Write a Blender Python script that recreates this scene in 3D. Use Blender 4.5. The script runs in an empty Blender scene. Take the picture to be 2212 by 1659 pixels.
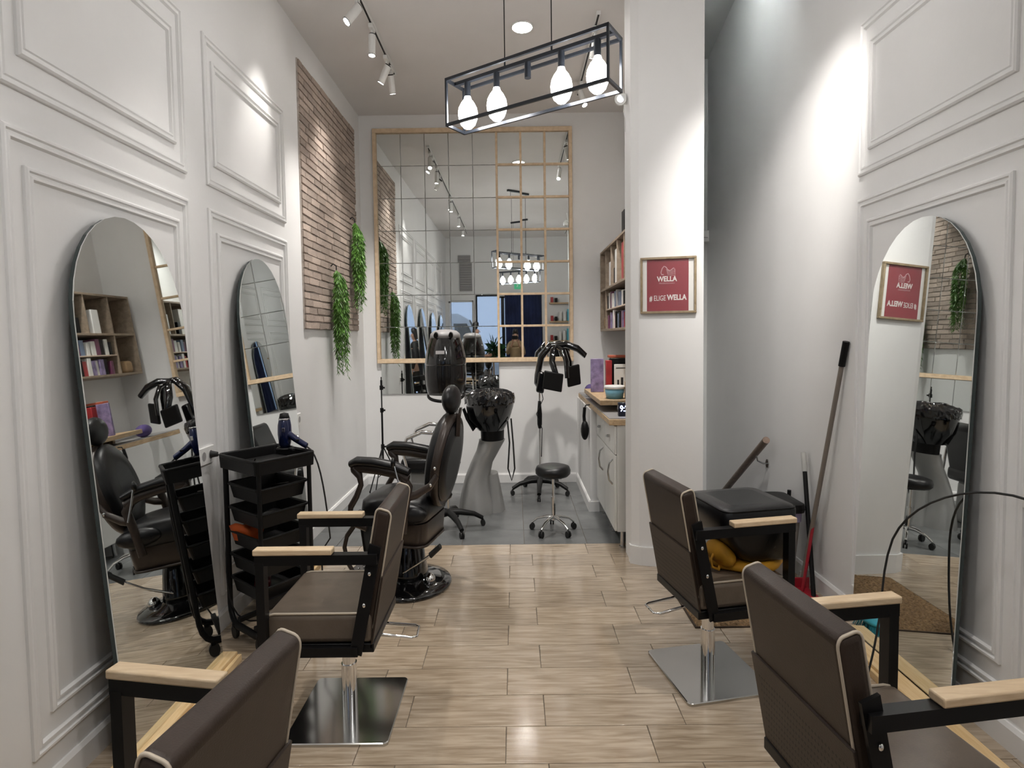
import bpy, bmesh, math, random
from mathutils import Vector, Matrix, Euler
random.seed(7)
PI = math.pi
scene = bpy.context.scene
COL = scene.collection

# ------------------------------------------------------------------ camera
cam_d = bpy.data.cameras.new('camera')
cam_d.sensor_width = 36.0
cam_d.lens = 26.0
cam_d.clip_start = 0.01
cam = bpy.data.objects.new('camera', cam_d)
COL.objects.link(cam)
_r = Vector((0.99991514, 0.0037483, -0.01247672))
_u = Vector((0.01221688, 0.06278406, 0.99795236))
_f = Vector((-0.00452397, 0.9980201, -0.06273294))
cam.matrix_world = Matrix(((_r.x, _u.x, -_f.x, 0), (_r.y, _u.y, -_f.y, 0), (_r.z, _u.z, -_f.z, 1.48), (0, 0, 0, 1)))
scene.camera = cam

# ------------------------------------------------------------------ world, exposure
world = bpy.data.worlds.new('dusk_street')
scene.world = world
world.use_nodes = True
_bg = world.node_tree.nodes['Background']
_bg.inputs['Color'].default_value = (0.42, 0.55, 0.80, 1)
_bg.inputs['Strength'].default_value = 0.5
scene.view_settings.view_transform = 'Standard'
scene.view_settings.look = 'None'
scene.view_settings.gamma = 1.0
scene.view_settings.use_curve_mapping = False
scene.view_settings.exposure = 1.36

SPOT_W = 19.0        # watts of one track spotlight
BULB_E = 15.0        # emission of a pendant globe
DOWN_E = 85.0        # emission of a recessed downlight

# ------------------------------------------------------------------ room numbers (metres; the room is narrow)
SQ = 0.75            # width proportion of everything in the room
XL, XR = -1.53, 1.74
YB, YF = 7.50, -1.60
ZC = 3.70

# ------------------------------------------------------------------ materials
MATS = {}
def mat(name, col, rough=0.5, metal=0.0, var=0.06, scale=8.0, bump=0.0, bscale=60.0, spec=0.5, emit=None, alpha=1.0, coat=0.0, rand=0.0, trans=0.0, stretch=(1, 1, 1)):
    if name in MATS: return MATS[name]
    m = bpy.data.materials.new(name); m.use_nodes = True
    nt = m.node_tree; b = nt.nodes['Principled BSDF']
    b.inputs['Roughness'].default_value = rough
    b.inputs['Metallic'].default_value = metal
    b.inputs['Specular IOR Level'].default_value = spec
    b.inputs['Coat Weight'].default_value = coat
    b.inputs['Alpha'].default_value = alpha
    b.inputs['Transmission Weight'].default_value = trans
    tc = nt.nodes.new('ShaderNodeTexCoord')
    mp = nt.nodes.new('ShaderNodeMapping'); mp.inputs['Scale'].default_value = stretch
    nt.links.new(tc.outputs['Object'], mp.inputs['Vector'])
    nz = nt.nodes.new('ShaderNodeTexNoise'); nz.inputs['Scale'].default_value = scale; nz.inputs['Detail'].default_value = 4
    nt.links.new(mp.outputs['Vector'], nz.inputs['Vector'])
    rp = nt.nodes.new('ShaderNodeValToRGB')
    lo = [max(0, c * (1 - var)) for c in col]; hi = [min(1, c * (1 + var)) for c in col]
    rp.color_ramp.elements[0].position = 0.3; rp.color_ramp.elements[1].position = 0.7
    rp.color_ramp.elements[0].color = (*lo, 1); rp.color_ramp.elements[1].color = (*hi, 1)
    nt.links.new(nz.outputs['Fac'], rp.inputs['Fac'])
    out = rp.outputs['Color']
    if rand:
        oi = nt.nodes.new('ShaderNodeObjectInfo')
        hs = nt.nodes.new('ShaderNodeHueSaturation')
        mr = nt.nodes.new('ShaderNodeMapRange'); mr.inputs['To Min'].default_value = 1 - rand; mr.inputs['To Max'].default_value = 1 + rand
        nt.links.new(oi.outputs['Random'], mr.inputs['Value'])
        nt.links.new(mr.outputs['Result'], hs.inputs['Value']); nt.links.new(out, hs.inputs['Color'])
        out = hs.outputs['Color']
    nt.links.new(out, b.inputs['Base Color'])
    if bump:
        n2 = nt.nodes.new('ShaderNodeTexNoise'); n2.inputs['Scale'].default_value = bscale; n2.inputs['Detail'].default_value = 3
        nt.links.new(mp.outputs['Vector'], n2.inputs['Vector'])
        bp = nt.nodes.new('ShaderNodeBump'); bp.inputs['Strength'].default_value = bump; bp.inputs['Distance'].default_value = 0.01
        nt.links.new(n2.outputs['Fac'], bp.inputs['Height']); nt.links.new(bp.outputs['Normal'], b.inputs['Normal'])
    if emit:
        b.inputs['Emission Color'].default_value = (*emit[0], 1); b.inputs['Emission Strength'].default_value = emit[1]
    MATS[name] = m
    return m

def wood(name, c0, c1, rough=0.45, axis=(1, 1, 1), scale=6.0, rand=0.12, coat=0.0, spec=0.5, knots=0.0):
    """long-grained wood; axis = noise scale per direction (small along the grain)"""
    m = bpy.data.materials.new(name); m.use_nodes = True
    nt = m.node_tree; b = nt.nodes['Principled BSDF']
    b.inputs['Roughness'].default_value = rough; b.inputs['Coat Weight'].default_value = coat
    b.inputs['Specular IOR Level'].default_value = spec
    b.inputs['Coat Roughness'].default_value = 0.12
    tc = nt.nodes.new('ShaderNodeTexCoord'); oi = nt.nodes.new('ShaderNodeObjectInfo')
    off = nt.nodes.new('ShaderNodeVectorMath'); off.operation = 'MULTIPLY_ADD'
    cb = nt.nodes.new('ShaderNodeCombineXYZ')
    for k in range(3): nt.links.new(oi.outputs['Random'], cb.inputs[k])
    nt.links.new(cb.outputs['Vector'], off.inputs[0]); off.inputs[1].default_value = (37, 23, 11)
    nt.links.new(tc.outputs['Object'], off.inputs[2])
    mp = nt.nodes.new('ShaderNodeMapping'); mp.inputs['Scale'].default_value = axis
    nt.links.new(off.outputs['Vector'], mp.inputs['Vector'])
    nz = nt.nodes.new('ShaderNodeTexNoise'); nz.inputs['Scale'].default_value = scale; nz.inputs['Detail'].default_value = 6; nz.inputs['Distortion'].default_value = 0.6
    nt.links.new(mp.outputs['Vector'], nz.inputs['Vector'])
    rp = nt.nodes.new('ShaderNodeValToRGB')
    rp.color_ramp.elements[0].position = 0.32; rp.color_ramp.elements[1].position = 0.66
    rp.color_ramp.elements[0].color = (*c0, 1); rp.color_ramp.elements[1].color = (*c1, 1)
    nt.links.new(nz.outputs['Fac'], rp.inputs['Fac'])
    out = rp.outputs['Color']
    hs = nt.nodes.new('ShaderNodeHueSaturation')
    mr = nt.nodes.new('ShaderNodeMapRange'); mr.inputs['To Min'].default_value = 1 - rand; mr.inputs['To Max'].default_value = 1 + rand
    nt.links.new(oi.outputs['Random'], mr.inputs['Value']); nt.links.new(mr.outputs['Result'], hs.inputs['Value'])
    nt.links.new(out, hs.inputs['Color']); nt.links.new(hs.outputs['Color'], b.inputs['Base Color'])
    bp = nt.nodes.new('ShaderNodeBump'); bp.inputs['Strength'].default_value = 0.05; bp.inputs['Distance'].default_value = 0.01
    nt.links.new(nz.outputs['Fac'], bp.inputs['Height']); nt.links.new(bp.outputs['Normal'], b.inputs['Normal'])
    MATS[name] = m
    return m

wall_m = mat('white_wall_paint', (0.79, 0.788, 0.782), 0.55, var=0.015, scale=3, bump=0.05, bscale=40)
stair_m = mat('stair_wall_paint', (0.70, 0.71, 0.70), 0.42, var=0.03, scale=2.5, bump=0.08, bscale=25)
ceil_m = mat('ceiling_paint', (0.74, 0.715, 0.70), 0.7, var=0.015, scale=3)
trim_m = mat('trim_paint', (0.79, 0.788, 0.782), 0.4, var=0.01)
pine_m = wood('pale_pine', (0.62, 0.44, 0.26), (0.74, 0.57, 0.37), 0.5, (1, 1, 1), 9, 0.06)
pine_y = wood('pine_along_room', (0.66, 0.44, 0.20), (0.80, 0.60, 0.34), 0.45, (14, 1, 14), 5, 0.06)
frame_m = wood('mirror_frame_pine', (0.64, 0.47, 0.30), (0.78, 0.61, 0.42), 0.5, (4, 4, 4), 5, 0.07)
arm_m = wood('beech_armrest', (0.60, 0.44, 0.27), (0.74, 0.58, 0.39), 0.42, (2, 12, 12), 5, 0.05)
oak_m = wood('worn_oak', (0.40, 0.27, 0.15), (0.54, 0.39, 0.23), 0.5, (8, 2, 8), 5, 0.08)
walnut_m = wood('shelf_greyed_oak', (0.24, 0.185, 0.135), (0.34, 0.27, 0.20), 0.55, (6, 3, 6), 5, 0.12)
rail_m = wood('handrail_wood', (0.13, 0.085, 0.06), (0.20, 0.135, 0.10), 0.4, (6, 2, 6), 6, 0.05)
plank_m = wood('floor_plank_tile', (0.315, 0.24, 0.165), (0.53, 0.43, 0.32), 0.13, (1.6, 14, 1), 3.2, 0.10, coat=0.5)
grout_m = mat('floor_grout', (0.16, 0.13, 0.10), 0.8)
tile_m = mat('dark_slate_tile', (0.125, 0.130, 0.130), 0.32, var=0.22, scale=6, bump=0.05, rand=0.10)
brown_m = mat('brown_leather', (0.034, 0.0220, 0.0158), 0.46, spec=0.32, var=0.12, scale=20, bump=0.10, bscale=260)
seat_lit_m = mat('brown_leather_lit_seat', (0.115, 0.090, 0.068), 0.34, spec=0.4, var=0.12, scale=14, bump=0.06, bscale=200)  # same leather, its top light and sheen put into a lighter colour
pipe_m = mat('tan_piping', (0.50, 0.43, 0.34), 0.4)
blk_leather = mat('black_leather', (0.006, 0.006, 0.007), 0.36, spec=0.35, var=0.2, bump=0.06, bscale=180)
blk_metal = mat('black_steel', (0.005, 0.005, 0.0055), 0.38, spec=0.22)
blk_plastic = mat('black_plastic', (0.005, 0.005, 0.0053), 0.45, var=0.2, spec=0.22)
blk_gloss = mat('gloss_black', (0.003, 0.003, 0.0035), 0.10, coat=0.6, var=0.2)
lamp_blk = mat('black_lamp_steel', (0.022, 0.026, 0.034), 0.3, metal=0.4)
brn_frame = mat('bronze_brown_frame', (0.040, 0.029, 0.024), 0.34, metal=0.2, var=0.15)
chrome_m = mat('chrome', (0.80, 0.80, 0.80), 0.07, metal=1.0, var=0.02)
steel_m = mat('brushed_steel', (0.50, 0.50, 0.49), 0.12, metal=1.0, var=0.05, scale=3)
silver_m = mat('silver_paint', (0.36, 0.36, 0.35), 0.38, metal=0.35, var=0.03)
greym = mat('grey_plastic', (0.33, 0.32, 0.32), 0.4)
white_pl = mat('white_plastic', (0.78, 0.78, 0.76), 0.35, var=0.02)
cab_m = mat('white_cabinet', (0.70, 0.70, 0.67), 0.35, var=0.02)
black_rub = mat('black_rubber', (0.01, 0.01, 0.01), 0.6)
mirror_m = mat('mirror_glass', (0.80, 0.83, 0.82), 0.012, metal=1.0, var=0.01)
mirr_edge = mat('dark_mirror_edge', (0.035, 0.05, 0.05), 0.25, var=0.1)
mortar_m = mat('mortar', (0.46, 0.41, 0.37), 0.9, var=0.2, scale=30)
brick_m = mat('weathered_brick', (0.44, 0.355, 0.30), 0.85, var=0.34, scale=16, bump=0.5, bscale=50, rand=0.24)
leaf_m = mat('hanging_leaf', (0.085, 0.20, 0.030), 0.5, var=0.55, scale=14)
leaf_d = mat('dark_leaf', (0.02, 0.08, 0.03), 0.4, var=0.5)
rug_m = mat('brown_coir', (0.25, 0.155, 0.075), 0.95, var=0.45, scale=70, bump=0.8, bscale=220)
rug_edge = mat('dark_mat_edge', (0.05, 0.032, 0.02), 0.9)
smoke_m = mat('smoked_visor', (0.012, 0.011, 0.011), 0.08, alpha=0.90, var=0.1)
glass_m = mat('clear_pane', (0.75, 0.82, 0.85), 0.02, alpha=0.16, var=0.01)
navy_m = mat('navy_curtain', (0.012, 0.022, 0.075), 0.8, var=0.3, scale=4)
blue_m = mat('metallic_blue', (0.006, 0.012, 0.060), 0.18, metal=0.3, coat=0.5)
red_m = mat('red_plastic', (0.32, 0.012, 0.025), 0.35)
poster_m = mat('dark_red_print', (0.24, 0.014, 0.026), 0.22, var=0.10, scale=3)
paper_m = mat('white_paper', (0.76, 0.75, 0.72), 0.6, var=0.02)
ink_m = mat('white_lettering', (0.72, 0.66, 0.64), 0.5, var=0.02)
inkp_m = mat('pink_lettering', (0.50, 0.26, 0.28), 0.5, var=0.02)
pframe_m = wood('poster_frame_wood', (0.25, 0.19, 0.11), (0.36, 0.28, 0.18), 0.5, (6, 6, 6), 5, 0.05)
yellow_m = mat('yellow_fabric', (0.62, 0.30, 0.015), 0.7, var=0.15)
orange_m = mat('orange_cloth', (0.70, 0.12, 0.015), 0.6)
teal_m = mat('turquoise_plastic', (0.05, 0.42, 0.55), 0.4)
purple_m = mat('purple_print', (0.25, 0.20, 0.36), 0.4, var=0.5, scale=20)
redbox_m = mat('red_print', (0.40, 0.03, 0.035), 0.35, var=0.2)
beige_m = mat('beige_board', (0.60, 0.48, 0.38), 0.5)
kraft_m = mat('kraft_card', (0.36, 0.24, 0.13), 0.7)
bin_m = mat('bin_grey', (0.27, 0.255, 0.235), 0.45)
pole_g = mat('taupe_pole', (0.20, 0.17, 0.145), 0.4)
skin_m = mat('skin', (0.52, 0.31, 0.22), 0.5, var=0.05)
hair_m = mat('dark_hair', (0.012, 0.010, 0.009), 0.4, var=0.3, scale=40)
coat_m = mat('tan_coat', (0.28, 0.20, 0.11), 0.8, var=0.1)
jack_m = mat('black_jacket', (0.018, 0.018, 0.018), 0.6, var=0.3)
van_m = mat('white_van_paint', (0.75, 0.75, 0.74), 0.25)
street_m = mat('asphalt', (0.12, 0.12, 0.13), 0.9)
bulb_m = mat('lit_globe', (1, 1, 1), 0.3, var=0.0, emit=((1.0, 0.98, 0.96), BULB_E))
down_m = mat('lit_diffuser', (1, 1, 1), 0.3, var=0.0, emit=((1.0, 0.975, 0.945), DOWN_E))
stair_fill = mat('added_stair_diffuser', (1, 1, 1), 0.3, var=0.0, emit=((0.95, 1.0, 0.97), 17.0))  # glow of the unseen lamp added to lift the stair walls
lens_m = mat('lit_spot_lens', (1, 1, 1), 0.3, var=0.0, emit=((1.0, 0.94, 0.86), 22.0))
led_m = mat('clock_digits', (0.8, 0.85, 1), 0.3, var=0.0, emit=((0.55, 0.65, 1.0), 3.0))
exit_m = mat('lit_exit_sign', (0.01, 0.16, 0.07), 0.4, var=0.0, emit=((0.05, 0.8, 0.35), 0.15))

# ------------------------------------------------------------------ mesh builder
class MB:
    def __init__(s): s.v = []; s.f = []; s.s = []
    def add(s, vs, fs, smooth=False):
        o = len(s.v); s.v += [Vector(v) for v in vs]
        s.f += [tuple(i + o for i in f) for f in fs]; s.s += [smooth] * len(fs)
        return s
    def box(s, c, d, rot=(0, 0, 0), bev=0.0, seg=2):
        bm = bmesh.new(); bmesh.ops.create_cube(bm, size=1.0)
        for v in bm.verts: v.co = Vector((v.co.x * d[0], v.co.y * d[1], v.co.z * d[2]))
        if bev: bmesh.ops.bevel(bm, geom=list(bm.edges), offset=bev, segments=seg, profile=0.5, affect='EDGES')
        M = Matrix.Translation(Vector(c)) @ Euler(rot).to_matrix().to_4x4()
        bm.verts.ensure_lookup_table(); bm.normal_update()
        fl_ = [max(abs(c) for c in f.normal) < 0.999 for f in bm.faces]
        s.add([M @ v.co for v in bm.verts], [[v.index for v in f.verts] for f in bm.faces], False)
        s.s[-len(fl_):] = fl_
        bm.free(); return s
    def bar(s, a, b, w, h=None, bev=0.0, up=(0, 0, 1)):
        """straight bar of section w (sideways) x h (upwards) from a to b"""
        a = Vector(a); b = Vector(b); h = h or w
        x = (b - a); L = x.length; x.normalize()
        y = Vector(up).cross(x)
        if y.length < 1e-4: y = Vector((0, 1, 0)).cross(x)
        y.normalize(); z = x.cross(y)
        t = MB().box((0, 0, 0), (L, w, h), bev=bev, seg=1)
        m = (a + b) / 2
        s.add([m + x * v.x + y * v.y + z * v.z for v in t.v], t.f, False); return s
    def cyl(s, a, b, r0, r1=None, n=16, caps=True):
        r1 = r0 if r1 is None else r1
        return s.tube([a, b], [r0, r1], n, caps=caps)
    def tube(s, pts, r, n=8, closed=False, caps=True, flat=None):
        """flat=(ru, rv) elliptical section scale"""
        P = [Vector(p) for p in pts]; N = len(P)
        R = list(r) if isinstance(r, (list, tuple)) else [r] * N
        T = []
        for i in range(N):
            if closed: t = P[(i + 1) % N] - P[i - 1]
            else: t = P[min(i + 1, N - 1)] - P[max(i - 1, 0)]
            T.append(t.normalized())
        u = T[0].orthogonal().normalized()
        if abs(T[0].z) < 0.9: u = Vector((0, 0, 1)).cross(T[0]).normalized()
        vs = []; fs = []
        for i in range(N):
            u = (u - T[i] * u.dot(T[i])).normalized(); w = T[i].cross(u)
            fu, fv = flat if flat else (1, 1)
            for k in range(n):
                a = 2 * PI * k / n
                vs.append(P[i] + u * math.cos(a) * R[i] * fu + w * math.sin(a) * R[i] * fv)
        for i in range(N if closed else N - 1):
            j = (i + 1) % N
            for k in range(n):
                fs.append((i * n + k, i * n + (k + 1) % n, j * n + (k + 1) % n, j * n + k))
        s.add(vs, fs, True)
        if caps and not closed:
            s.add(vs[:n], [tuple(range(n))[::-1]]); s.add(vs[-n:], [tuple(range(n))])
        return s
    def lathe(s, prof, n=28, c=(0, 0, 0), smooth=True, sx=1.0, sy=1.0, caps=True):
        vs = []; fs = []
        for r, z in prof:
            for k in range(n):
                a = 2 * PI * k / n; vs.append((c[0] + r * sx * math.cos(a), c[1] + r * sy * math.sin(a), c[2] + z))
        m = len(prof)
        for i in range(m - 1):
            for k in range(n): fs.append((i * n + k, i * n + (k + 1) % n, (i + 1) * n + (k + 1) % n, (i + 1) * n + k))
        if caps and prof[0][0] > 1e-3: fs.append(tuple(range(n))[::-1])
        if caps and prof[-1][0] > 1e-3: fs.append(tuple((m - 1) * n + k for k in range(n)))
        s.add(vs, fs, smooth); return s
    def sphere(s, c, r, nu=16, nv=10):
        r = r if isinstance(r, (tuple, list)) else (r, r, r)
        prof = [(math.sin(PI * i / nv), -math.cos(PI * i / nv)) for i in range(nv + 1)]
        t = MB().lathe([(max(a, 1e-4), b) for a, b in prof], nu)
        s.add([(c[0] + v.x * r[0], c[1] + v.y * r[1], c[2] + v.z * r[2]) for v in t.v], t.f, True); return s
    def prism(s, poly, a, b, ax='y', smooth=False):
        """polygon extruded along ax from a to b; poly in the other two axes in xyz order"""
        def P(p, t):
            if ax == 'x': return (t, p[0], p[1])
            if ax == 'y': return (p[0], t, p[1])
            return (p[0], p[1], t)
        n = len(poly); vs = [P(p, a) for p in poly] + [P(p, b) for p in poly]
        fs = [tuple(range(n)), tuple(range(n, 2 * n))[::-1]] + [(i, i + n, (i + 1) % n + n, (i + 1) % n) for i in range(n)]
        s.add(vs, fs, smooth); return s
    def loft(s, rings, caps=True, smooth=True):
        n = len(rings[0]); vs = [p for r in rings for p in r]; fs = []
        for i in range(len(rings) - 1):
            for k in range(n): fs.append((i * n + k, i * n + (k + 1) % n, (i + 1) * n + (k + 1) % n, (i + 1) * n + k))
        s.add(vs, fs, smooth)
        if caps: s.add(rings[0], [tuple(range(n))[::-1]], False); s.add(rings[-1], [tuple(range(n))], False)
        return s
    def sq(s, rz=0.0, k=SQ, flip=False):
        """turn about the upright axis, then take the room's width proportion"""
        c, n = math.cos(rz), math.sin(rz)
        s.v = [Vector(((v.x * c - v.y * n) * k, v.x * n + v.y * c, v.z)) for v in s.v]; return s
    def move(s, d): s.v = [v + Vector(d) for v in s.v]; return s
    def xf(s, M): s.v = [M @ v for v in s.v]; return s
    def join(s, o): s.add(o.v, o.f); s.s[-len(o.s):] = o.s; return s
    def mesh(s, name, m):
        me = bpy.data.meshes.new(name)
        me.from_pydata(s.v, [], s.f)
        me.polygons.foreach_set('use_smooth', s.s)
        bm = bmesh.new(); bm.from_mesh(me); bmesh.ops.delete(bm, geom=[v for v in bm.verts if not v.link_faces], context='VERTS'); bmesh.ops.recalc_face_normals(bm, faces=bm.faces); bm.to_mesh(me); bm.free()
        me.materials.append(m); me.update()
        return me

def link(name, data, parent=None, loc=(0, 0, 0)):
    o = bpy.data.objects.new(name, data); COL.objects.link(o); o.location = loc
    if parent is not None: o.parent = parent
    return o
def tag(o, label, cat, group=None):
    o['label'] = label; o['category'] = cat
    if group: o['group'] = group
    return o
def thing(name, label, cat, loc, group=None):
    o = bpy.data.objects.new(name, None); o.empty_display_size = 0.1; COL.objects.link(o); o.location = loc
    return tag(o, label, cat, group)
def part(name, mb, m, parent, kind=None):
    o = link(name, mb.mesh(name, m), parent)
    if kind: o['kind'] = kind
    return o
def solo(name, mb, m, loc, label, cat, group=None):
    return tag(link(name, mb.mesh(name, m), None, loc), label, cat, group)
def struct(name, mb, m, parent=None, label=None):
    o = link(name, mb.mesh(name, m), parent)
    if parent is None: o['kind'] = 'structure'
    if label: o['label'] = label
    return o
def rrect(w, h, r, n=4):
    """rounded rectangle outline centred on 0"""
    pts = []
    for cx, cy, a0 in ((w / 2 - r, h / 2 - r, 0), (-w / 2 + r, h / 2 - r, 90), (-w / 2 + r, -h / 2 + r, 180), (w / 2 - r, -h / 2 + r, 270)):
        for k in range(n + 1):
            a = math.radians(a0 + 90 * k / n); pts.append((cx + r * math.cos(a), cy + r * math.sin(a)))
    return pts
def text_mb(txt, size, thick=0.001, bold=0.0):
    """lettering lying in the XZ plane, readable from -Y, centred"""
    cu = bpy.data.curves.new('lettering', 'FONT'); cu.body = txt; cu.size = size; cu.extrude = thick; cu.offset = bold
    cu.align_x = 'CENTER'; cu.align_y = 'CENTER'; cu.resolution_u = 3
    o = bpy.data.objects.new('lettering', cu); COL.objects.link(o)
    dg = bpy.context.evaluated_depsgraph_get(); me = bpy.data.meshes.new_from_object(o.evaluated_get(dg))
    mb = MB().add([(v.co.x, -v.co.z, v.co.y) for v in me.vertices], [tuple(p.vertices) for p in me.polygons])
    bpy.data.objects.remove(o); bpy.data.curves.remove(cu); bpy.data.meshes.remove(me)
    return mb
def bez(p0, p1, p2, p3, n=10):
    out = []
    for i in range(n + 1):
        t = i / n; a = (1 - t) ** 3; b = 3 * (1 - t) ** 2 * t; c = 3 * (1 - t) * t * t; d = t ** 3
        out.append(tuple(a * p0[k] + b * p1[k] + c * p2[k] + d * p3[k] for k in range(len(p0))))
    return out

# ================================================================== THE SETTING
# floor: slab, plank tiles in front, slate tiles at the back
fl = MB().box(((XL + XR) / 2, (YF + 4.75) / 2, -0.054), (XR - XL, 4.75 - YF, 0.10))
fl.box(((XL + 1.17) / 2, (4.75 + YB) / 2, -0.054), (1.17 - XL, YB - 4.75, 0.10))
floor = struct('floor', fl, grout_m)
PW, PL_, Y0 = 0.2485, 0.535, 5.219
plank_cache = {}
def clip_plank(x0, x1, y0, y1):
    key = (round(x1 - x0, 3), round(y1 - y0, 3))
    if key not in plank_cache:
        plank_cache[key] = MB().box((0, 0, -0.003), (x1 - x0 - 0.0025, y1 - y0 - 0.004, 0.006), bev=0.0012, seg=1).mesh('plank', plank_m)
    link('plank', plank_cache[key], floor, ((x0 + x1) / 2, (y0 + y1) / 2, 0))
i = 0
while Y0 - i * PW > YF + 0.02:
    y1 = Y0 - i * PW; y0 = max(y1 - PW, YF)
    off = 0.10 if i % 2 else -0.05
    xr = XR if (y0 + y1) / 2 < 4.72 else 1.17
    k = math.floor((XL - off) / PL_)
    while off + k * PL_ < xr:
        a, b = max(off + k * PL_, XL), min(off + (k + 1) * PL_, xr)
        if b - a > 0.02: clip_plank(a, b, y0, y1)
        k += 1
    i += 1
tile_cache = {}
ty = [Y0, 5.62, 6.22, 6.82, 7.42, YB]
tx = [XL, -1.30, -0.85, -0.40, 0.05, 0.50, 0.95, 1.17]
for a, b in zip(ty[:-1], ty[1:]):
    for c, d in zip(tx[:-1], tx[1:]):
        key = (round(d - c, 3), round(b - a, 3))
        if key not in tile_cache:
            tile_cache[key] = MB().box((0, 0, -0.003), (d - c - 0.003, b - a - 0.004, 0.006), bev=0.001, seg=1).mesh('floor_tile', tile_m)
        link('floor_tile', tile_cache[key], floor, ((c + d) / 2, (a + b) / 2, 0))

struct('ceiling', MB().box(((XL + XR) / 2, (YF + 4.65) / 2, ZC + 0.05), (XR - XL, 4.65 - YF, 0.1)).box(((XL + 1.134) / 2, (4.65 + YB) / 2, ZC + 0.05), (1.134 - XL, YB - 4.65, 0.1)), ceil_m)
wall_left = struct('wall_left', MB().box((XL - 0.06, (YF + YB) / 2, ZC / 2), (0.12, YB - YF, ZC)), wall_m)
wall_back = struct('wall_back', MB().box(((XL + 1.17) / 2, YB + 0.06, ZC / 2), (1.17 - XL, 0.12, ZC)), wall_m)
wall_right = struct('wall_right', MB().box((XR + 0.06, (YF + 6.82) / 2, 1.4), (0.12, 6.82 - YF, 6.2)), wall_m)
struct('wall_pillar', MB().prism([(0.745, 4.76), (0.79, 4.715), (1.17, 4.60), (1.17, 5.0), (0.745, 5.0)], 0, ZC, 'z'), wall_m)
struct('wall_bay', MB().box((1.152, (5.0 + YB) / 2, 1.3), (0.036, YB - 5.0, 5.8)), wall_m)
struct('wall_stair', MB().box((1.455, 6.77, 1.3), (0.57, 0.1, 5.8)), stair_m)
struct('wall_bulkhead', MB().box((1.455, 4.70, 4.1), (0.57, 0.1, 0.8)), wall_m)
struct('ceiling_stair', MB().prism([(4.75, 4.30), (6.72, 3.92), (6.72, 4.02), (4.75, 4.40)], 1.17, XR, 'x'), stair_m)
# steps going down along the right wall behind the pillar
st = MB()
for k in range(6): st.box((1.455, 4.75 + 0.27 * k + 0.135, -0.17 * (k + 1) - 0.1), (0.57, 0.27, 0.2))
st.box((1.455, 6.55, -1.3), (0.57, 0.4, 0.1))
stairs = struct('floor_stairs', st, tile_m)
struct('wall_low', MB().box((0.88, 6.85, 0.434), (0.508, 1.30, 0.868)), wall_m)
# front of the shop, behind the photographer
wf = MB()
for x0, x1, z0, z1 in ((XL, XR, 2.42, ZC), (0.62, XR, 0, 2.42), (XL, -1.46, 0, 2.42), (-1.46, -0.92, 0, 0.45), (-1.46, -0.92, 2.30, 2.42), (-0.92, -0.88, 0, 2.42)):
    wf.box(((x0 + x1) / 2, YF - 0.06, (z0 + z1) / 2), (x1 - x0, 0.12, z1 - z0))
struct('wall_front', wf, wall_m)
def pane_frame(name, x0, x1, z0, z1, m, label):
    r = struct(name, MB().box(((x0 + x1) / 2, YF - 0.07, (z0 + z1) / 2), (x1 - x0, 0.008, z1 - z0)), glass_m, None, label)
    f = MB(); t = 0.035
    for a, b, c, d in ((x0, x1, z0, z0 + t), (x0, x1, z1 - t, z1), (x0, x0 + t, z0, z1), (x1 - t, x1, z0, z1)):
        f.box(((a + b) / 2, YF - 0.07, (c + d) / 2), (b - a, 0.05, d - c))
    part('window_frame', f, m, r)
    return r
pane_frame('window_1', -1.46, -0.92, 0.45, 2.30, white_pl, 'shop window with white frame onto the street')
d1 = pane_frame('door_1', -0.88, -0.25, 0.0, 2.42, blk_metal, 'black framed glass shop door')
part('door_handle', MB().tube([(-0.32, YF - 0.03, 0.9), (-0.32, YF + 0.02, 0.9), (-0.32, YF + 0.02, 1.3), (-0.32, YF - 0.03, 1.3)], 0.012), chrome_m, d1)
pane_frame('window_2', -0.25, 0.62, 0.0, 2.42, blk_metal, 'tall shop window behind the navy curtain')

# skirting boards
def skirting(name, mb): return struct(name, mb, trim_m)
H = 0.095
def skirt_prof(s): return [(0, 0), (s * 0.016, 0), (s * 0.016, H - 0.015), (s * 0.008, H), (0, H)]
skirting('baseboard_left', MB().prism([(XL + x, z) for x, z in skirt_prof(1)], YF, YB, 'y'))
skirting('baseboard_back', MB().prism([(YB - x, z) for x, z in skirt_prof(1)], XL + 0.016, 0.61, 'x'))
skirting('baseboard_right', MB().prism([(XR - x, z) for x, z in skirt_prof(1)], YF, 4.75, 'y'))
skirting('baseboard_low', MB().prism([(0.626 - x, z) for x, z in skirt_prof(1)], 6.19, YB - 0.016, 'y').prism([(0.61, 6.184), (0.70, 6.184), (0.70, 6.20), (0.61, 6.20)], 0, H - 0.01, 'z'))
skirting('baseboard_pillar', MB().prism([(0.735, 4.80), (0.735, 4.745), (0.80, 4.715 - 0.018), (1.19, 4.578), (1.19, 4.9), (1.17, 4.9), (1.17, 4.60), (0.79, 4.715), (0.745, 4.76), (0.745, 4.80)], 0, 0.12, 'z'))

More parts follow.
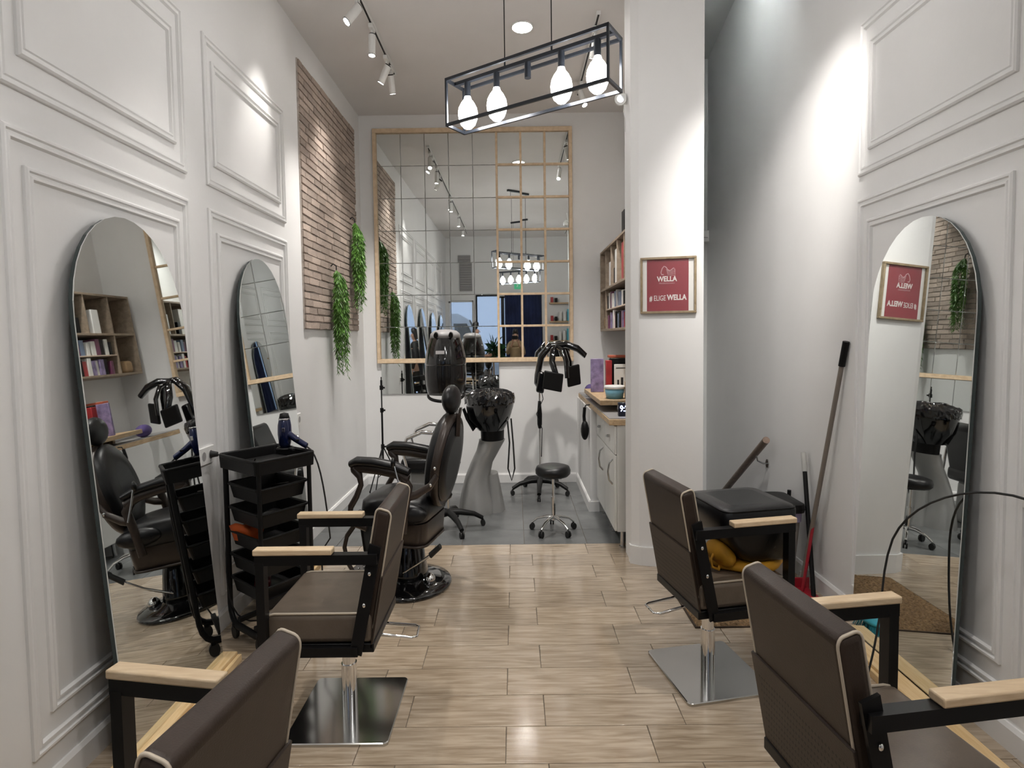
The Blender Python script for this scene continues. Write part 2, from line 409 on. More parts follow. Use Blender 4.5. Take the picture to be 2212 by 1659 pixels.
# raised panel mouldings on the two long walls
def ring(mb, wx, s, y0, y1, z0, z1):
    prof = [(0, 0), (0, 0.010), (0.007, 0.016), (0.014, 0.016), (0.018, 0.008), (0.026, 0.008), (0.030, 0.013), (0.037, 0.013), (0.042, 0.0)]
    rings = []
    for d, h in prof:
        rings.append([(wx + s * h, y0 + d, z0 + d), (wx + s * h, y1 - d, z0 + d), (wx + s * h, y1 - d, z1 - d), (wx + s * h, y0 + d, z1 - d)])
    vs = [p for r in rings for p in r]; fs = []
    for i in range(len(prof) - 1):
        for k in range(4): fs.append((i * 4 + k, i * 4 + (k + 1) % 4, (i + 1) * 4 + (k + 1) % 4, (i + 1) * 4 + k))
    mb.add(vs, fs); return mb
for wall, wx, s, starts in ((wall_left, XL, 1, (3.735, 2.235, 0.735, -0.765)), (wall_right, XR, -1, (2.505, 1.005, -0.495))):
    for y in starts:
        for z0, z1 in ((2.26, 3.005), (0.17, 2.145)):
            part('panel_moulding', ring(MB(), wx, s, y, y + 1.265, z0, z1), trim_m, wall)
            part('panel_moulding', ring(MB(), wx, s, y + 0.10, y + 1.165, z0 + 0.11, z1 - 0.11), trim_m, wall)

# ------------------------------------------------------------------ brick slips on the left wall
bp = solo('brick_panel', MB().box((0, 0, 0), (0.010, 1.83, 1.92)), mortar_m, (XL + 0.005, 6.285, 2.52), 'panel of worn grey brown brick slips on white wall above hanging plants', 'brick panel')
bvar = []
for v in range(10):
    bm = bmesh.new(); bmesh.ops.create_cube(bm, size=1.0)
    bmesh.ops.bevel(bm, geom=list(bm.edges), offset=0.06, segments=1, affect='EDGES')
    rr = random.Random(v)
    for q in bm.verts: q.co += Vector((rr.uniform(-.1, .1), rr.uniform(-.02, .02), rr.uniform(-.07, .07)))
    me = bpy.data.meshes.new('brick'); bm.to_mesh(me); bm.free(); me.materials.append(brick_m); bvar.append(me)
rows = 35; rh = 1.92 / rows; rb = random.Random(3)
for r in range(rows):
    y = -0.915 - (0.0 if r % 2 else 0.12) - rb.uniform(0, 0.03)
    while y < 0.91:
        L = rb.uniform(0.22, 0.28); a, b = max(y, -0.915), min(y + L, 0.915)
        if b - a > 0.03:
            o = link('brick', bvar[rb.randrange(10)], bp, (0.006 + rb.uniform(0, 0.004), (a + b) / 2, -0.96 + (r + 0.5) * rh))
            o.scale = (0.014, b - a - 0.010, rh - 0.011); o.rotation_euler = (rb.uniform(-.008, .008), 0, 0)
        y += L

# ================================================================== LAMPS
def add_spot(parent, pos, aim, watts, size=50, blend=1.0, rad=0.05, col=(1.0, 0.955, 0.905)):
    l = bpy.data.lights.new('spot_light', 'SPOT'); l.energy = watts; l.spot_size = math.radians(size); l.spot_blend = blend
    l.shadow_soft_size = rad; l.color = col
    o = bpy.data.objects.new('spot_light', l); COL.objects.link(o); o.parent = parent
    o.location = pos; o.rotation_euler = (Vector(aim)).to_track_quat('-Z', 'Y').to_euler()
    return o

def track_spot(x, y, aim, label, group, watts=None, size=50, lit=True):
    """white cylinder head under a track adapter; aim = direction in room metres"""
    t = thing('track_spotlight', label, 'spotlight', (x, y, ZC), group)
    part('adapter', MB().box((0, 0, -0.045), (0.03, 0.11, 0.03), bev=0.004), white_pl, t)
    part('stem', MB().cyl((0, 0, -0.06), (0, 0, -0.115), 0.007), white_pl, t)
    d = Vector(aim).normalized(); p0 = Vector((0, 0, -0.125)); a = p0 - d * 0.030; b = p0 + d * 0.105
    u = d.orthogonal().normalized(); w = d.cross(u)
    def cyl(p, q, r0, r1):
        mb = MB(); n = 20; vs = []
        for c, r in ((p, r0), (q, r1)):
            for k in range(n):
                e = u * math.cos(2 * PI * k / n) * r + w * math.sin(2 * PI * k / n) * r
                vs.append(c + Vector((e.x * SQ, e.y, e.z)))
        mb.add(vs, [(k, (k + 1) % n, n + (k + 1) % n, n + k) for k in range(n)], True)
        mb.add(vs[:n], [tuple(range(n))]); mb.add(vs[n:], [tuple(range(n))]); return mb
    h = part('lamp_head', cyl(a, b, 0.033, 0.033), white_pl, t)
    part('rear_cap', cyl(a - d * 0.008, a, 0.027, 0.033), blk_plastic, h)
    part('front_ring', cyl(b, b + d * 0.004, 0.0335, 0.0335), blk_plastic, h)
    part('lens', cyl(b + d * 0.004, b + d * 0.0055, 0.028, 0.028), lens_m if lit else greym, h)
    if lit: add_spot(t, b + d * 0.03, d, watts or SPOT_W, size)
    return t

def track(x, y0, y1, label):
    t = thing('lighting_track', label, 'light track', (x, (y0 + y1) / 2, ZC))
    L = y1 - y0
    part('rail', MB().box((0, 0, -0.012), (0.028, L, 0.024)), white_pl, t)
    part('conductor_slot', MB().box((0, 0, -0.0255), (0.012, L - 0.02, 0.003)), blk_metal, t)
    part('end_cap', MB().box((0, L / 2 + 0.01, -0.0125), (0.030, 0.02, 0.025)), white_pl, t)
track(-0.975, -1.0, 6.30, 'long ceiling light track running beside the brick panel')
track(1.12, -1.0, 3.6, 'ceiling light track over the right hand chairs')
track(0.60, 5.2, 6.9, 'short ceiling light track over the counter bay')
GL = 'white spotlights on the left track'
track_spot(-0.975, 6.12, (0.05, 0.35, -0.9), 'white track spotlight at the end of the track next to the big mirror', GL, 65, 80)
track_spot(-0.975, 5.90, (-0.42, 0.12, -0.85), 'white track spotlight tilted at the brick panel', GL, 18, 78)
track_spot(-0.975, 5.32, (-0.03, -0.02, -1), 'white track spotlight hanging straight down before the brick panel', GL, 65, 85)
track_spot(-0.985, 4.85, (-0.50, -0.32, -0.78), 'white track spotlight with bright lens aimed at the panelled wall by the arched mirrors', GL, SPOT_W, 44)
for y, lab in ((3.3, 'unseen white track spotlight above the mirror next to the trolley'), (1.8, 'unseen white track spotlight above the front left salon chair'), (0.3, 'unseen white track spotlight on the left track closest to the shop window')):
    track_spot(-0.975, y, (-0.02, -0.05, -1.0), lab, GL, 30.0, 70)  # unseen spots, aimed down to brighten the front floor and lower walls
GR = 'white spotlights on the right track'
track_spot(0.60, 5.42, (-0.15, 0.35, -0.9), 'white track spotlight hanging behind the pendant lamp', GR, 60, 80)
track_spot(0.60, 6.55, (0.25, -0.25, -0.9), 'white track spotlight over the counter', GR, 45, 80)
track_spot(1.12, 3.10, (0.68, 2.15, -2.15), 'white track spotlight aimed at the bare wall by the stairs', GR, 105.0, 54)
track_spot(1.12, 2.3, (-0.22, 0.30, -1.0), 'added white track spotlight over the right hand mirror', GR, 42.0, 80)  # unseen, added as downward fill for the right side
track_spot(1.12, 0.6, (-0.30, 0.2, -1.0), 'added white track spotlight over the front right chairs', GR, 30.0, 90)  # another unseen spot added to fill the front area

def downlight(x, y, label, z=ZC, m=None):
    t = thing('downlight', label, 'ceiling light', (x, y, z), 'round recessed ceiling lights')
    part('rim', MB().lathe([(0.100, 0), (0.108, -0.003), (0.104, -0.010), (0.094, -0.010)], 32, caps=False).sq(), white_pl, t)
    part('diffuser', MB().lathe([(0.0001, -0.009), (0.094, -0.009)], 32).sq(), m or down_m, t)
downlight(0.08, 5.44, 'round recessed ceiling light above the barber chair and stool')
downlight(1.455, 5.05, 'added fill light over the stairs behind the pillar', 4.22, stair_fill)  # out of view, added to brighten the dim stairwell

def pendant(cx, cy, ang, bulbs, label):
    """black wire cage 1.15 m long with five sockets"""
    t = thing('cage_pendant', label, 'pendant lamp', (cx, cy, 2.54))
    L, Wd, Hh, s = 1.15, 0.186, 0.22, 0.014
    def B(name, a, b, w=s, h=s): return part(name, MB().bar(a, b, w, h).sq(ang), lamp_blk, t)
    for z in (0, Hh):
        for y in (-Wd / 2, Wd / 2): B('frame_bar', (-L / 2 - s / 2, y, z), (L / 2 + s / 2, y, z))
        for x in (-L / 2, L / 2): B('frame_bar', (x, -Wd / 2, z), (x, Wd / 2, z))
    for x in (-L / 2, L / 2):
        for y in (-Wd / 2, Wd / 2): B('frame_bar', (x, y, 0), (x, y, Hh))
    B('lamp_bar', (-L / 2, 0, Hh), (L / 2, 0, Hh), 0.026, 0.016)
    for k in range(5):
        x = (-0.94 + 0.47 * k) * 0.5
        so = part('lamp_socket', MB().cyl((x, 0, Hh - 0.008), (x, 0, Hh - 0.078), 0.0205, n=18).sq(ang), lamp_blk, t)
        if bulbs[k]:
            prof = [(0.0001, -0.236), (0.026, -0.231), (0.048, -0.214), (0.062, -0.185), (0.0655, -0.160), (0.060, -0.134), (0.044, -0.110), (0.026, -0.092), (0.0195, -0.076)]
            part('globe_bulb', MB().lathe(prof, 24, (x, 0, Hh)).sq(ang), bulb_m, so)
    for x in (-0.17, 0.17):
        part('cord_grip', MB().cyl((x, 0, Hh + 0.005), (x, 0, Hh + 0.045), 0.006).sq(ang), lamp_blk, t)
        part('hanging_cord', MB().cyl((x, 0, Hh + 0.04), (x, 0, ZC - 2.54 - 0.03), 0.0035, n=8).sq(ang), blk_metal, t)
    part('ceiling_canopy', MB().box((0, 0, ZC - 2.54 - 0.016), (0.48, 0.05, 0.03), bev=0.004).sq(ang), lamp_blk, t)
pendant(0.075, 3.52, math.atan2(-0.626, 0.965), (1, 1, 0, 1, 1), 'black wire cage pendant with four lit globe bulbs and one empty socket')
pendant(0.10, 0.75, math.atan2(0.5, 0.965), (1, 1, 1, 1, 1), 'black wire cage pendant with five lit globe bulbs near the shop front')

# ================================================================== MIRRORS
def arch(mb, hw, ztop, x0, x1, z0=0.0, r=None, n=18):
    r = r or hw; zc = ztop - r
    poly = [(hw, z0)] + [(hw * math.cos(PI * k / n), zc + r * math.sin(PI * k / n)) for k in range(n + 1)] + [(-hw, z0)]
    return mb.prism(poly, x0, x1, 'x')
def arch_mirror(y, s, label, group):
    """frameless arched mirror leaning back on a long wall; s=+1 left wall, -1 right wall"""
    wx = XL if s > 0 else XR
    foot = 0.185 if s > 0 else 0.115
    t = thing('arched_mirror', label, 'mirror', (wx + s * foot, y, 0.046), group)
    L = 1.915; lean = math.atan2(foot - 0.034, L)
    R = Matrix.Rotation(-s * lean, 4, 'Y')
    g = arch(MB(), 0.405, L, s * 0.0, s * 0.004); g.xf(R)
    part('mirror_glass', g, mirror_m, t)
    b = arch(MB(), 0.402, L - 0.003, -s * 0.016, -s * 0.0005); b.xf(R)
    part('back_board', b, mirr_edge, t)
    return t
GM = 'frameless arched mirrors leaning on the panelled walls'
for y, lab in ((4.36, 'tall arched mirror leaning on panelled wall behind the black trolley'), (2.865, 'tall arched mirror leaning on panelled wall between trolley and shop front'), (1.365, 'tall arched mirror leaning on panelled wall beside the front left chair'), (-0.135, 'tall arched mirror on panelled wall closest to the shop window')):
    arch_mirror(y, 1, lab, GM)
arch_mirror(3.12, -1, 'tall arched mirror on right wall reflecting the red poster', GM)
arch_mirror(1.62, -1, 'tall arched mirror on right wall beside the front right chair', GM)
for wx, s, y0, y1, lab in ((XL, 1, -0.6, 3.34, 'long pale wooden floor batten holding the mirrors beside the front left chair'), (XL, 1, 4.02, 4.95, 'short pale wooden floor batten under the mirror behind the trolley'), (XR, -1, 1.0, 3.58, 'long pale wooden floor batten holding the right mirrors')):
    c = wx + s * (0.185 if s > 0 else 0.165)
    t = thing('mirror_batten', lab, 'batten', (c, (y0 + y1) / 2, 0))
    part('batten_plank', MB().box((0, 0, 0.0225), (0.085, y1 - y0, 0.045), bev=0.003, seg=1), pine_y, t)
    part('front_strip', MB().box((s * 0.052, 0, 0.016), (0.018, y1 - y0, 0.032), bev=0.002, seg=1), pine_y, t)

# big mirror of square panes on the back wall
gm = thing('grid_mirror', 'large wall mirror of square panes with pine frame and half a pine lattice', 'mirror', (-0.395, YB, 1.235))
FX0, FX1, FZ1 = -0.995, 0.985, 2.325      # frame outer limits about the thing's origin
fw = 0.034
def pb(name, x0, x1, z0, z1, d0, d1, m): return part(name, MB().box(((x0 + x1) / 2, -(d0 + d1) / 2, (z0 + z1) / 2), (x1 - x0, d1 - d0, z1 - z0), bev=0.002, seg=1), m, gm)
pb('frame_rail', FX0, FX1, -0.0, 0.042, 0, 0.045, frame_m); pb('frame_rail', FX0, FX1, FZ1 - 0.042, FZ1, 0, 0.045, frame_m)
pb('frame_stile', FX0, FX0 + fw, 0.042, FZ1 - 0.042, 0, 0.045, frame_m); pb('frame_stile', FX1 - fw, FX1, 0.042, FZ1 - 0.042, 0, 0.045, frame_m)
ix0, ix1, iz0, iz1 = FX0 + fw, FX1 - fw, 0.042, FZ1 - 0.042
cw, ch = (ix1 - ix0) / 8, (iz1 - iz0) / 7
rm = random.Random(11)
def tile(x0, x1, z0, z1):
    c = Vector(((x0 + x1) / 2, -0.010, (z0 + z1) / 2)); w, h = x1 - x0 - 0.003, z1 - z0 - 0.003
    o = link('mirror_pane', MB().box((0, 0, 0), (w, 0.006, h), bev=0.0022, seg=1).mesh('mirror_pane', mirror_m), gm, c)
    o.rotation_euler = (math.radians(rm.uniform(-0.10, 0.10)), 0, math.radians(rm.uniform(-0.10, 0.10)))
for a in range(8):
    for b in range(7): tile(ix0 + a * cw, ix0 + (a + 1) * cw, iz0 + b * ch, iz0 + (b + 1) * ch)
for a in range(5): tile(ix0 + a * cw, ix0 + (a + 1) * cw, -0.315, -0.002)
for a in (5, 6, 7): pb('lattice_bar', ix0 + a * cw - 0.011, ix0 + a * cw + 0.011, iz0, iz1, 0.014, 0.034, frame_m)
for b in range(1, 7): pb('lattice_bar', ix0 + 5 * cw + 0.011, ix1, iz0 + b * ch - 0.011, iz0 + b * ch + 0.011, 0.014, 0.032, frame_m)

# ================================================================== SALON CHAIRS
def salon_chair(cx, cy, yaw, label):
    t = thing('salon_chair', label, 'chair', (cx, cy, 0), 'brown leather salon chairs')
    def P(name, mb, m, parent=t): return part(name, mb.sq(yaw), m, parent)
    # base plate and column
    pl = MB().loft([[(x, y, 0.0) for x, y in rrect(0.52, 0.53, 0.025)], [(x, y, 0.010) for x, y in rrect(0.52, 0.53, 0.025)], [(x, y, 0.013) for x, y in rrect(0.512, 0.522, 0.022)]], smooth=False)
    P('base_plate', pl, steel_m)
    col = P('column', MB().cyl((0, 0, 0.013), (0, 0, 0.20), 0.040, n=24).cyl((0, 0, 0.20), (0, 0, 0.345), 0.034, n=24), chrome_m)
    P('pump_lever', MB().tube([(-0.05, -0.05, 0.345), (-0.34, -0.075, 0.318), (-0.365, -0.06, 0.316), (-0.37, 0.04, 0.316), (-0.345, 0.055, 0.318), (-0.05, 0.05, 0.345)], 0.0065, 8), chrome_m)
    P('under_frame', MB().box((0.05, 0, 0.362), (0.50, 0.50, 0.034), bev=0.004), blk_metal)
    # seat
    so = P('seat', MB().box((0.065, 0, 0.4345), (0.52, 0.505, 0.111), bev=0.022, seg=3), seat_lit_m)
    for s in (-1, 1):
        y = s * 0.245
        P('piping', MB().tube([(-0.17, y, 0.47), (-0.16, y, 0.484), (-0.14, y, 0.4895), (0.28, y, 0.4895), (0.305, y, 0.485), (0.318, y, 0.468), (0.319, y, 0.40)], 0.0045, 6), pipe_m, so)
    # backrest leaning back
    th = math.radians(13.5); bx = -0.155
    R = Matrix.Translation((bx, 0, 0.43)) @ Matrix.Rotation(-th, 4, 'Y')
    bk = MB().box((-0.002, 0, 0.225), (0.080, 0.485, 0.45), bev=0.020, seg=3).xf(R)
    bo = P('backrest', bk, brown_m)
    for s in (-1, 1):
        y = s * 0.236
        out = [(p[0] - 0.002, y, p[1] + 0.225) for p in rrect(0.076, 0.446, 0.022, 4)]
        P('piping', MB().tube(out, 0.0045, 6, closed=True).xf(R), pipe_m, bo)
    # lower rear panel with punched holes
    rp = MB().box((-0.0455, 0, 0.075), (0.010, 0.50, 0.27), bev=0.002, seg=1).xf(R)
    po = P('rear_panel', rp, brown_m, bo)
    ho = MB(); nb, na = 30, 10
    for a in range(na):
        for b in range(nb):
            y = -0.222 + 0.444 * (b + 0.5 * (a % 2)) / nb; z = -0.03 + 0.205 * a / na
            r = 0.0042; q = [(-0.0509, y + r * math.cos(2 * PI * k / 6), z + r * math.sin(2 * PI * k / 6)) for k in range(6)]
            ho.add(q, [tuple(range(6))])
    pf = P('punched_holes', ho.xf(R), black_rub, po); pf['kind'] = 'stuff'
    # arm frames
    for s in (-1, 1):
        y = s * 0.270
        f = MB()
        f.bar((-0.118, y, 0.30 + 0.05), (-0.225, y, 0.745), 0.012, 0.058, up=(0, 0, 1))
        f.bar((-0.235, y, 0.700), (0.345, y, 0.700), 0.044, 0.036)
        f.bar((0.322, y, 0.690), (0.322, y, 0.345), 0.040, 0.046)
        f.bar((-0.13, y, 0.360), (0.345, y, 0.360), 0.028, 0.034)
        fo = P('arm_frame', f, blk_metal)
        for fx, z in ((-0.165, 0.53), (-0.195, 0.645)):
            P('bolt', MB().sphere((fx, y + s * 0.008, z), (0.009, 0.006, 0.009), 10, 6), chrome_m, fo)
        P('armrest', MB().box((0.165, y, 0.729), (0.375, 0.052, 0.022), bev=0.005), arm_m)
    return t
salon_chair(-0.675, 2.865, PI, 'brown leather salon chair turned to the mirror in front of the black trolley')
salon_chair(-0.705, 1.33, PI - math.radians(9), 'brown leather salon chair at left cut off by the shop front side')
salon_chair(0.83, 3.17, math.radians(11), 'brown leather salon chair with a black booster seat on it')
salon_chair(0.845, 1.75, math.radians(8), 'empty brown leather salon chair in front of the right mirror')

# ================================================================== BLACK TROLLEY (two loop frames, a top tray, five drawers)
TRY = math.radians(144.0)
tro = thing('salon_trolley', 'black plastic salon trolley with top tray and five drawers by the arched mirror', 'trolley', (-1.245, 3.66, 0))
def TP(name, mb, m=blk_plastic, parent=tro): return part(name, mb.sq(TRY), m, parent)
TA, TBW = 0.205, 0.175          # half length of a loop side, half distance between loops
for s in (-1, 1):
    y = s * TBW
    pts = [(-TA, y, 0.86), (-TA, y, 0.17)] + [(-TA + 0.09 * (1 - math.cos(a)), y, 0.17 - 0.10 * math.sin(a)) for a in (0.4, 0.8, 1.2, 1.57)] + [(TA - 0.09 * (1 - math.sin(a)), y, 0.17 - 0.10 * math.cos(a)) for a in (0, 0.4, 0.8, 1.2)] + [(TA, y, 0.17), (TA, y, 0.86)]
    TP('loop_frame', MB().tube(pts, 0.019, 8, flat=(0.75, 1.0)))
for x in (-0.10, 0.10): TP('cross_bar', MB().bar((x, -TBW, 0.10), (x, TBW, 0.10), 0.03, 0.02))
TP('cross_bar', MB().bar((-TA, -TBW, 0.235), (-TA, TBW, 0.235), 0.02, 0.04))
def tray(z0, h, L, Wd, t=0.008, flare=0.012):
    mb = MB(); o0 = rrect(L - 2 * flare, Wd - 2 * flare, 0.02, 3); o1 = rrect(L, Wd, 0.025, 3); i1 = rrect(L - 2 * t, Wd - 2 * t, 0.02, 3); i0 = rrect(L - 2 * flare - 2 * t, Wd - 2 * flare - 2 * t, 0.015, 3)
    rings = [[(x, y, z0) for x, y in o0], [(x, y, z0 + h) for x, y in o1], [(x, y, z0 + h) for x, y in i1], [(x, y, z0 + t) for x, y in i0]]
    return mb.loft(rings, smooth=False)
tt = TP('top_tray', tray(0.855, 0.065, 0.47, 0.42, 0.02, 0.006))
TP('tray_rim', MB().tube([(x, y, 0.918) for x, y in rrect(0.46, 0.41, 0.03)], 0.009, 6, closed=True), parent=tt)
for k in range(5):
    d = TP('drawer', tray(0.235 + 0.118 * k, 0.072, 0.375, 0.345, 0.006, 0.018))
    TP('drawer_lip', MB().tube([(x, y, 0.305 + 0.118 * k) for x, y in rrect(0.385, 0.352, 0.03)], 0.007, 6, closed=True), parent=d)
for x, y in ((-0.15, -TBW), (0.15, -TBW), (-0.15, TBW), (0.15, TBW)):
    w = TP('castor', MB().cyl((x, y - 0.012, 0.032), (x, y + 0.012, 0.032), 0.032, n=16), black_rub)
    TP('castor_fork', MB().box((x, y, 0.066), (0.03, 0.034, 0.024), bev=0.005), parent=w)
def tro_at(x, y, z):
    c, n = math.cos(TRY), math.sin(TRY); return (-1.245 + (x * c - y * n) * SQ, 3.66 + x * n + y * c, z)
# things in the trolley
rt = random.Random(5)
for k in range(5):
    x, y = (-0.13 + 0.065 * k, rt.uniform(-0.10, 0.02)); a = rt.uniform(0, 3)
    c = MB().box((0, 0, 0.006), (0.085, 0.014, 0.010), bev=0.003).box((0.02, 0.012, 0.006), (0.075, 0.010, 0.008), rot=(0, 0, 0.25), bev=0.002).sq(a)
    solo('hair_clip', c, steel_m if k % 2 else blk_gloss, tro_at(x, y, 0.864), ('black hair clip lying in the trolley top tray', 'steel hair clip lying in the trolley top tray')[k % 2], 'hair clip', 'clips in the trolley top tray')
solo('tail_comb', MB().box((0, 0, 0.004), (0.16, 0.028, 0.006), bev=0.002).cyl((0.08, 0, 0.005), (0.2, 0, 0.005), 0.003, n=6).sq(2.6), blk_gloss, tro_at(-0.10, 0.12, 0.865), 'black tail comb in the trolley top tray', 'comb')
solo('orange_cloth', MB().loft([[(0.085 * math.cos(a) * q + 0.02 * math.sin(3 * a), 0.065 * math.sin(a) * q, z + 0.012 * math.sin(2 * a)) for a in [2 * PI * k / 14 for k in range(14)]] for q, z in ((0.8, 0.0), (1.0, 0.045), (1.15, 0.075), (0.7, 0.085))]).sq(), orange_m, tro_at(0.09, 0.10, 0.484), 'orange cloth spilling out of a trolley drawer', 'cloth')
solo('tape_ring', MB().tube([(0.045 * math.cos(a), 0.045 * math.sin(a), 0.02) for a in [2 * PI * k / 20 for k in range(20)]], 0.014, 8, closed=True).sq(), greym, tro_at(-0.06, 0.02, 0.598), 'grey ring shaped roll in the second trolley drawer', 'roll')
solo('hair_brush', MB().cyl((-0.1, 0, 0.02), (0.02, 0, 0.02), 0.010, n=10).cyl((0.02, 0, 0.022), (0.12, 0, 0.022), 0.024, n=14).sq(0.7), blk_gloss, tro_at(-0.02, 0.0, 0.715), 'black round hair brush in the topmost trolley drawer', 'brush')
solo('red_sachet', MB().box((0, 0, 0.03), (0.10, 0.12, 0.05), rot=(0.2, 0.1, 0), bev=0.015).sq(0.4), mat('dark_red_pack', (0.15, 0.01, 0.015), 0.4), tro_at(0.05, 0.03, 0.245), 'dark red packet in the lowest trolley drawer', 'packet')

# blue hair dryer in the holder of the trolley
hd = thing('hair_dryer', 'metallic blue hair dryer upright on the black trolley', 'hair dryer', (-1.19, 3.78, 0.925))
part('body', MB().lathe([(0.0001, 0.0), (0.028, 0.0), (0.040, 0.03), (0.046, 0.075), (0.044, 0.12), (0.036, 0.15), (0.030, 0.165)], 24).sq(), blue_m, hd)
part('rear_grille', MB().lathe([(0.032, 0.150), (0.034, 0.160), (0.028, 0.180), (0.0001, 0.186)], 24).sq(), blk_plastic, hd)
part('chrome_band', MB().lathe([(0.0365, 0.148), (0.039, 0.152), (0.0365, 0.156)], 24, caps=False).sq(), chrome_m, hd)
hh = part('handle', MB().tube([(0.03, -0.01, 0.075), (0.09, -0.02, 0.045), (0.16, -0.03, 0.015)], [0.020, 0.017, 0.016], 12).sq(), blue_m, hd)
part('switch', MB().box((0.10, -0.036, 0.045), (0.025, 0.008, 0.012), bev=0.003).sq(), blk_plastic, hh)
part('badge', MB().box((0.01, -0.045, 0.10), (0.018, 0.004, 0.022), bev=0.001).sq(), chrome_m, hd)
part('power_cord', MB().tube(bez((0.12, -0.03, 0.012), (0.20, -0.05, -0.02), (0.21, -0.02, -0.30), (0.22, 0.02, -0.55), 10)[:-1] + bez((0.165, 0.02, -0.55), (0.17, 0.02, -0.75), (0.16, 0.10, -0.915), (0.05, 0.05, -0.915), 8), 0.0042, 6), black_rub, hd)
solo('dryer_holder', MB().tube([(0.05 * math.cos(a), 0.05 * math.sin(a), 0) for a in [2 * PI * k / 20 for k in range(20)]], 0.008, 6, closed=True).box((-0.07, 0, 0), (0.06, 0.02, 0.012), bev=0.003).sq(TRY), blk_plastic, (-1.19, 3.78, 0.905 + 0.02), 'black ring holder around the nose of the blue hair dryer', 'holder')

# plug, cable and sockets on the left wall
def socket(x, y, z, s, label, gang=2):
    t = thing('wall_socket', label, 'socket', (x, y, z), 'white wall sockets')
    part('plate', MB().box((s * 0.006, 0, 0), (0.012, 0.085 * gang, 0.085), bev=0.003), white_pl, t)
    for k in range(gang):
        y0 = (k - (gang - 1) / 2) * 0.078
        part('socket_well', MB().cyl((s * 0.012, y0, 0), (s * 0.0135, y0, 0), 0.022, n=20), greym, t)
    return t
socket(XL, 3.60, 0.92, 1, 'double white wall socket with black plug beside the trolley')
socket(XL, 5.16, 0.925, 1, 'white wall socket under the brick panel beside the arched mirror', 1)
pc = thing('power_plug', 'black plug and cable in the socket beside the trolley', 'plug', (XL + 0.0145, 3.64, 0.92))
part('plug_body', MB().cyl((0, 0, 0), (0.032, 0, 0), 0.018, 0.012, 14), black_rub, pc)
part('cable', MB().tube(bez((0.03, 0, 0), (0.09, 0.01, 0.0), (0.07, 0.0, -0.25), (0.06, -0.01, -0.5), 10)[:-1] + bez((0.06, -0.01, -0.5), (0.055, -0.02, -0.75), (0.09, -0.02, -0.86), (0.19, 0.05, -0.866), 8), 0.004, 6), black_rub, pc)

# ================================================================== BARBER CHAIR
bc = thing('barber_chair', 'black padded barber chair with bronze arms and round glossy base', 'barber chair', (-0.655, 4.39, 0))
BY = PI - math.radians(13)
def BP(name, mb, m, parent=bc): return part(name, mb.sq(BY), m, parent)
BP('base_disc', MB().lathe([(0.335, 0), (0.340, 0.012), (0.330, 0.026), (0.25, 0.042), (0.17, 0.058), (0.13, 0.07)], 48), blk_gloss)
BP('column', MB().lathe([(0.155, 0.05), (0.150, 0.09), (0.125, 0.20), (0.10, 0.29), (0.085, 0.33)], 32), blk_gloss)
BP('base_knob', MB().lathe([(0.045, 0), (0.043, 0.03), (0.025, 0.05), (0.0001, 0.055)], 16, (-0.20, 0.06, 0.045)), chrome_m)
lv = BP('pump_lever', MB().tube([(-0.02, 0.15, 0.115), (-0.17, 0.235, 0.20), (-0.30, 0.25, 0.275)], 0.008, 8), chrome_m)
BP('lever_grip', MB().cyl((-0.285, 0.25, 0.265), (-0.37, 0.26, 0.325), 0.018, 0.016, 12), black_rub, lv)
sk = [[(x - 0.01, y, z) for x, y in rrect(w, d, 0.08, 5)] for w, d, z in ((0.40, 0.44, 0.285), (0.44, 0.48, 0.30), (0.46, 0.50, 0.40), (0.46, 0.50, 0.43))]
BP('seat_skirt', MB().loft(sk), brn_frame)
BP('bumper_strip', MB().tube([(x - 0.01, y, 0.30) for x, y in rrect(0.455, 0.495, 0.09, 5)], 0.008, 6, closed=True), brn_frame)
se = [[(x + 0.02, y, z) for x, y in rrect(w, d, r, 5)] for w, d, r, z in ((0.46, 0.50, 0.07, 0.43), (0.53, 0.54, 0.09, 0.445), (0.56, 0.56, 0.11, 0.50), (0.55, 0.55, 0.12, 0.545), (0.48, 0.48, 0.14, 0.57), (0.3, 0.3, 0.12, 0.58))]
BP('seat_cushion', MB().loft(se), blk_leather)
BP('side_roll', MB().sphere((-0.12, -0.275, 0.50), (0.16, 0.05, 0.055), 16, 8), blk_leather)
BP('side_roll', MB().sphere((-0.12, 0.275, 0.50), (0.16, 0.05, 0.055), 16, 8), blk_leather)
# oval backrest leaning a little
RB = Matrix.Translation((-0.33, 0, 0.77)) @ Matrix.Rotation(-math.radians(14), 4, 'Y')
def oval(x, hw, hh, n=32): return [(x, hw * math.sin(2 * PI * k / n), hh * math.cos(2 * PI * k / n)) for k in range(n)]
bk = BP('back_frame', MB().loft([oval(-0.035, 0.235, 0.255), oval(-0.045, 0.25, 0.27), oval(-0.02, 0.262, 0.283), oval(0.015, 0.262, 0.283), oval(0.025, 0.25, 0.27)]).xf(RB), brn_frame)
BP('back_pad', MB().loft([oval(0.02, 0.25, 0.27), oval(0.06, 0.245, 0.265), oval(0.085, 0.21, 0.23), oval(0.095, 0.12, 0.14)]).xf(RB), blk_leather)
BP('rear_pad', MB().loft([oval(-0.04, 0.225, 0.245), oval(-0.058, 0.215, 0.235), oval(-0.068, 0.15, 0.17)]).xf(RB), blk_leather, bk)
BP('headrest_bracket', MB().bar((-0.052, 0.0, 0.10), (-0.052, 0.0, 0.33), 0.035, 0.012, up=(1, 0, 0)).bar((-0.075, 0.05, 0.17), (-0.06, 0.06, 0.30), 0.03, 0.03).xf(RB), brn_frame, bk)
BP('headrest', MB().sphere((-0.385, 0, 1.125), (0.065, 0.14, 0.085), 18, 10), blk_leather)
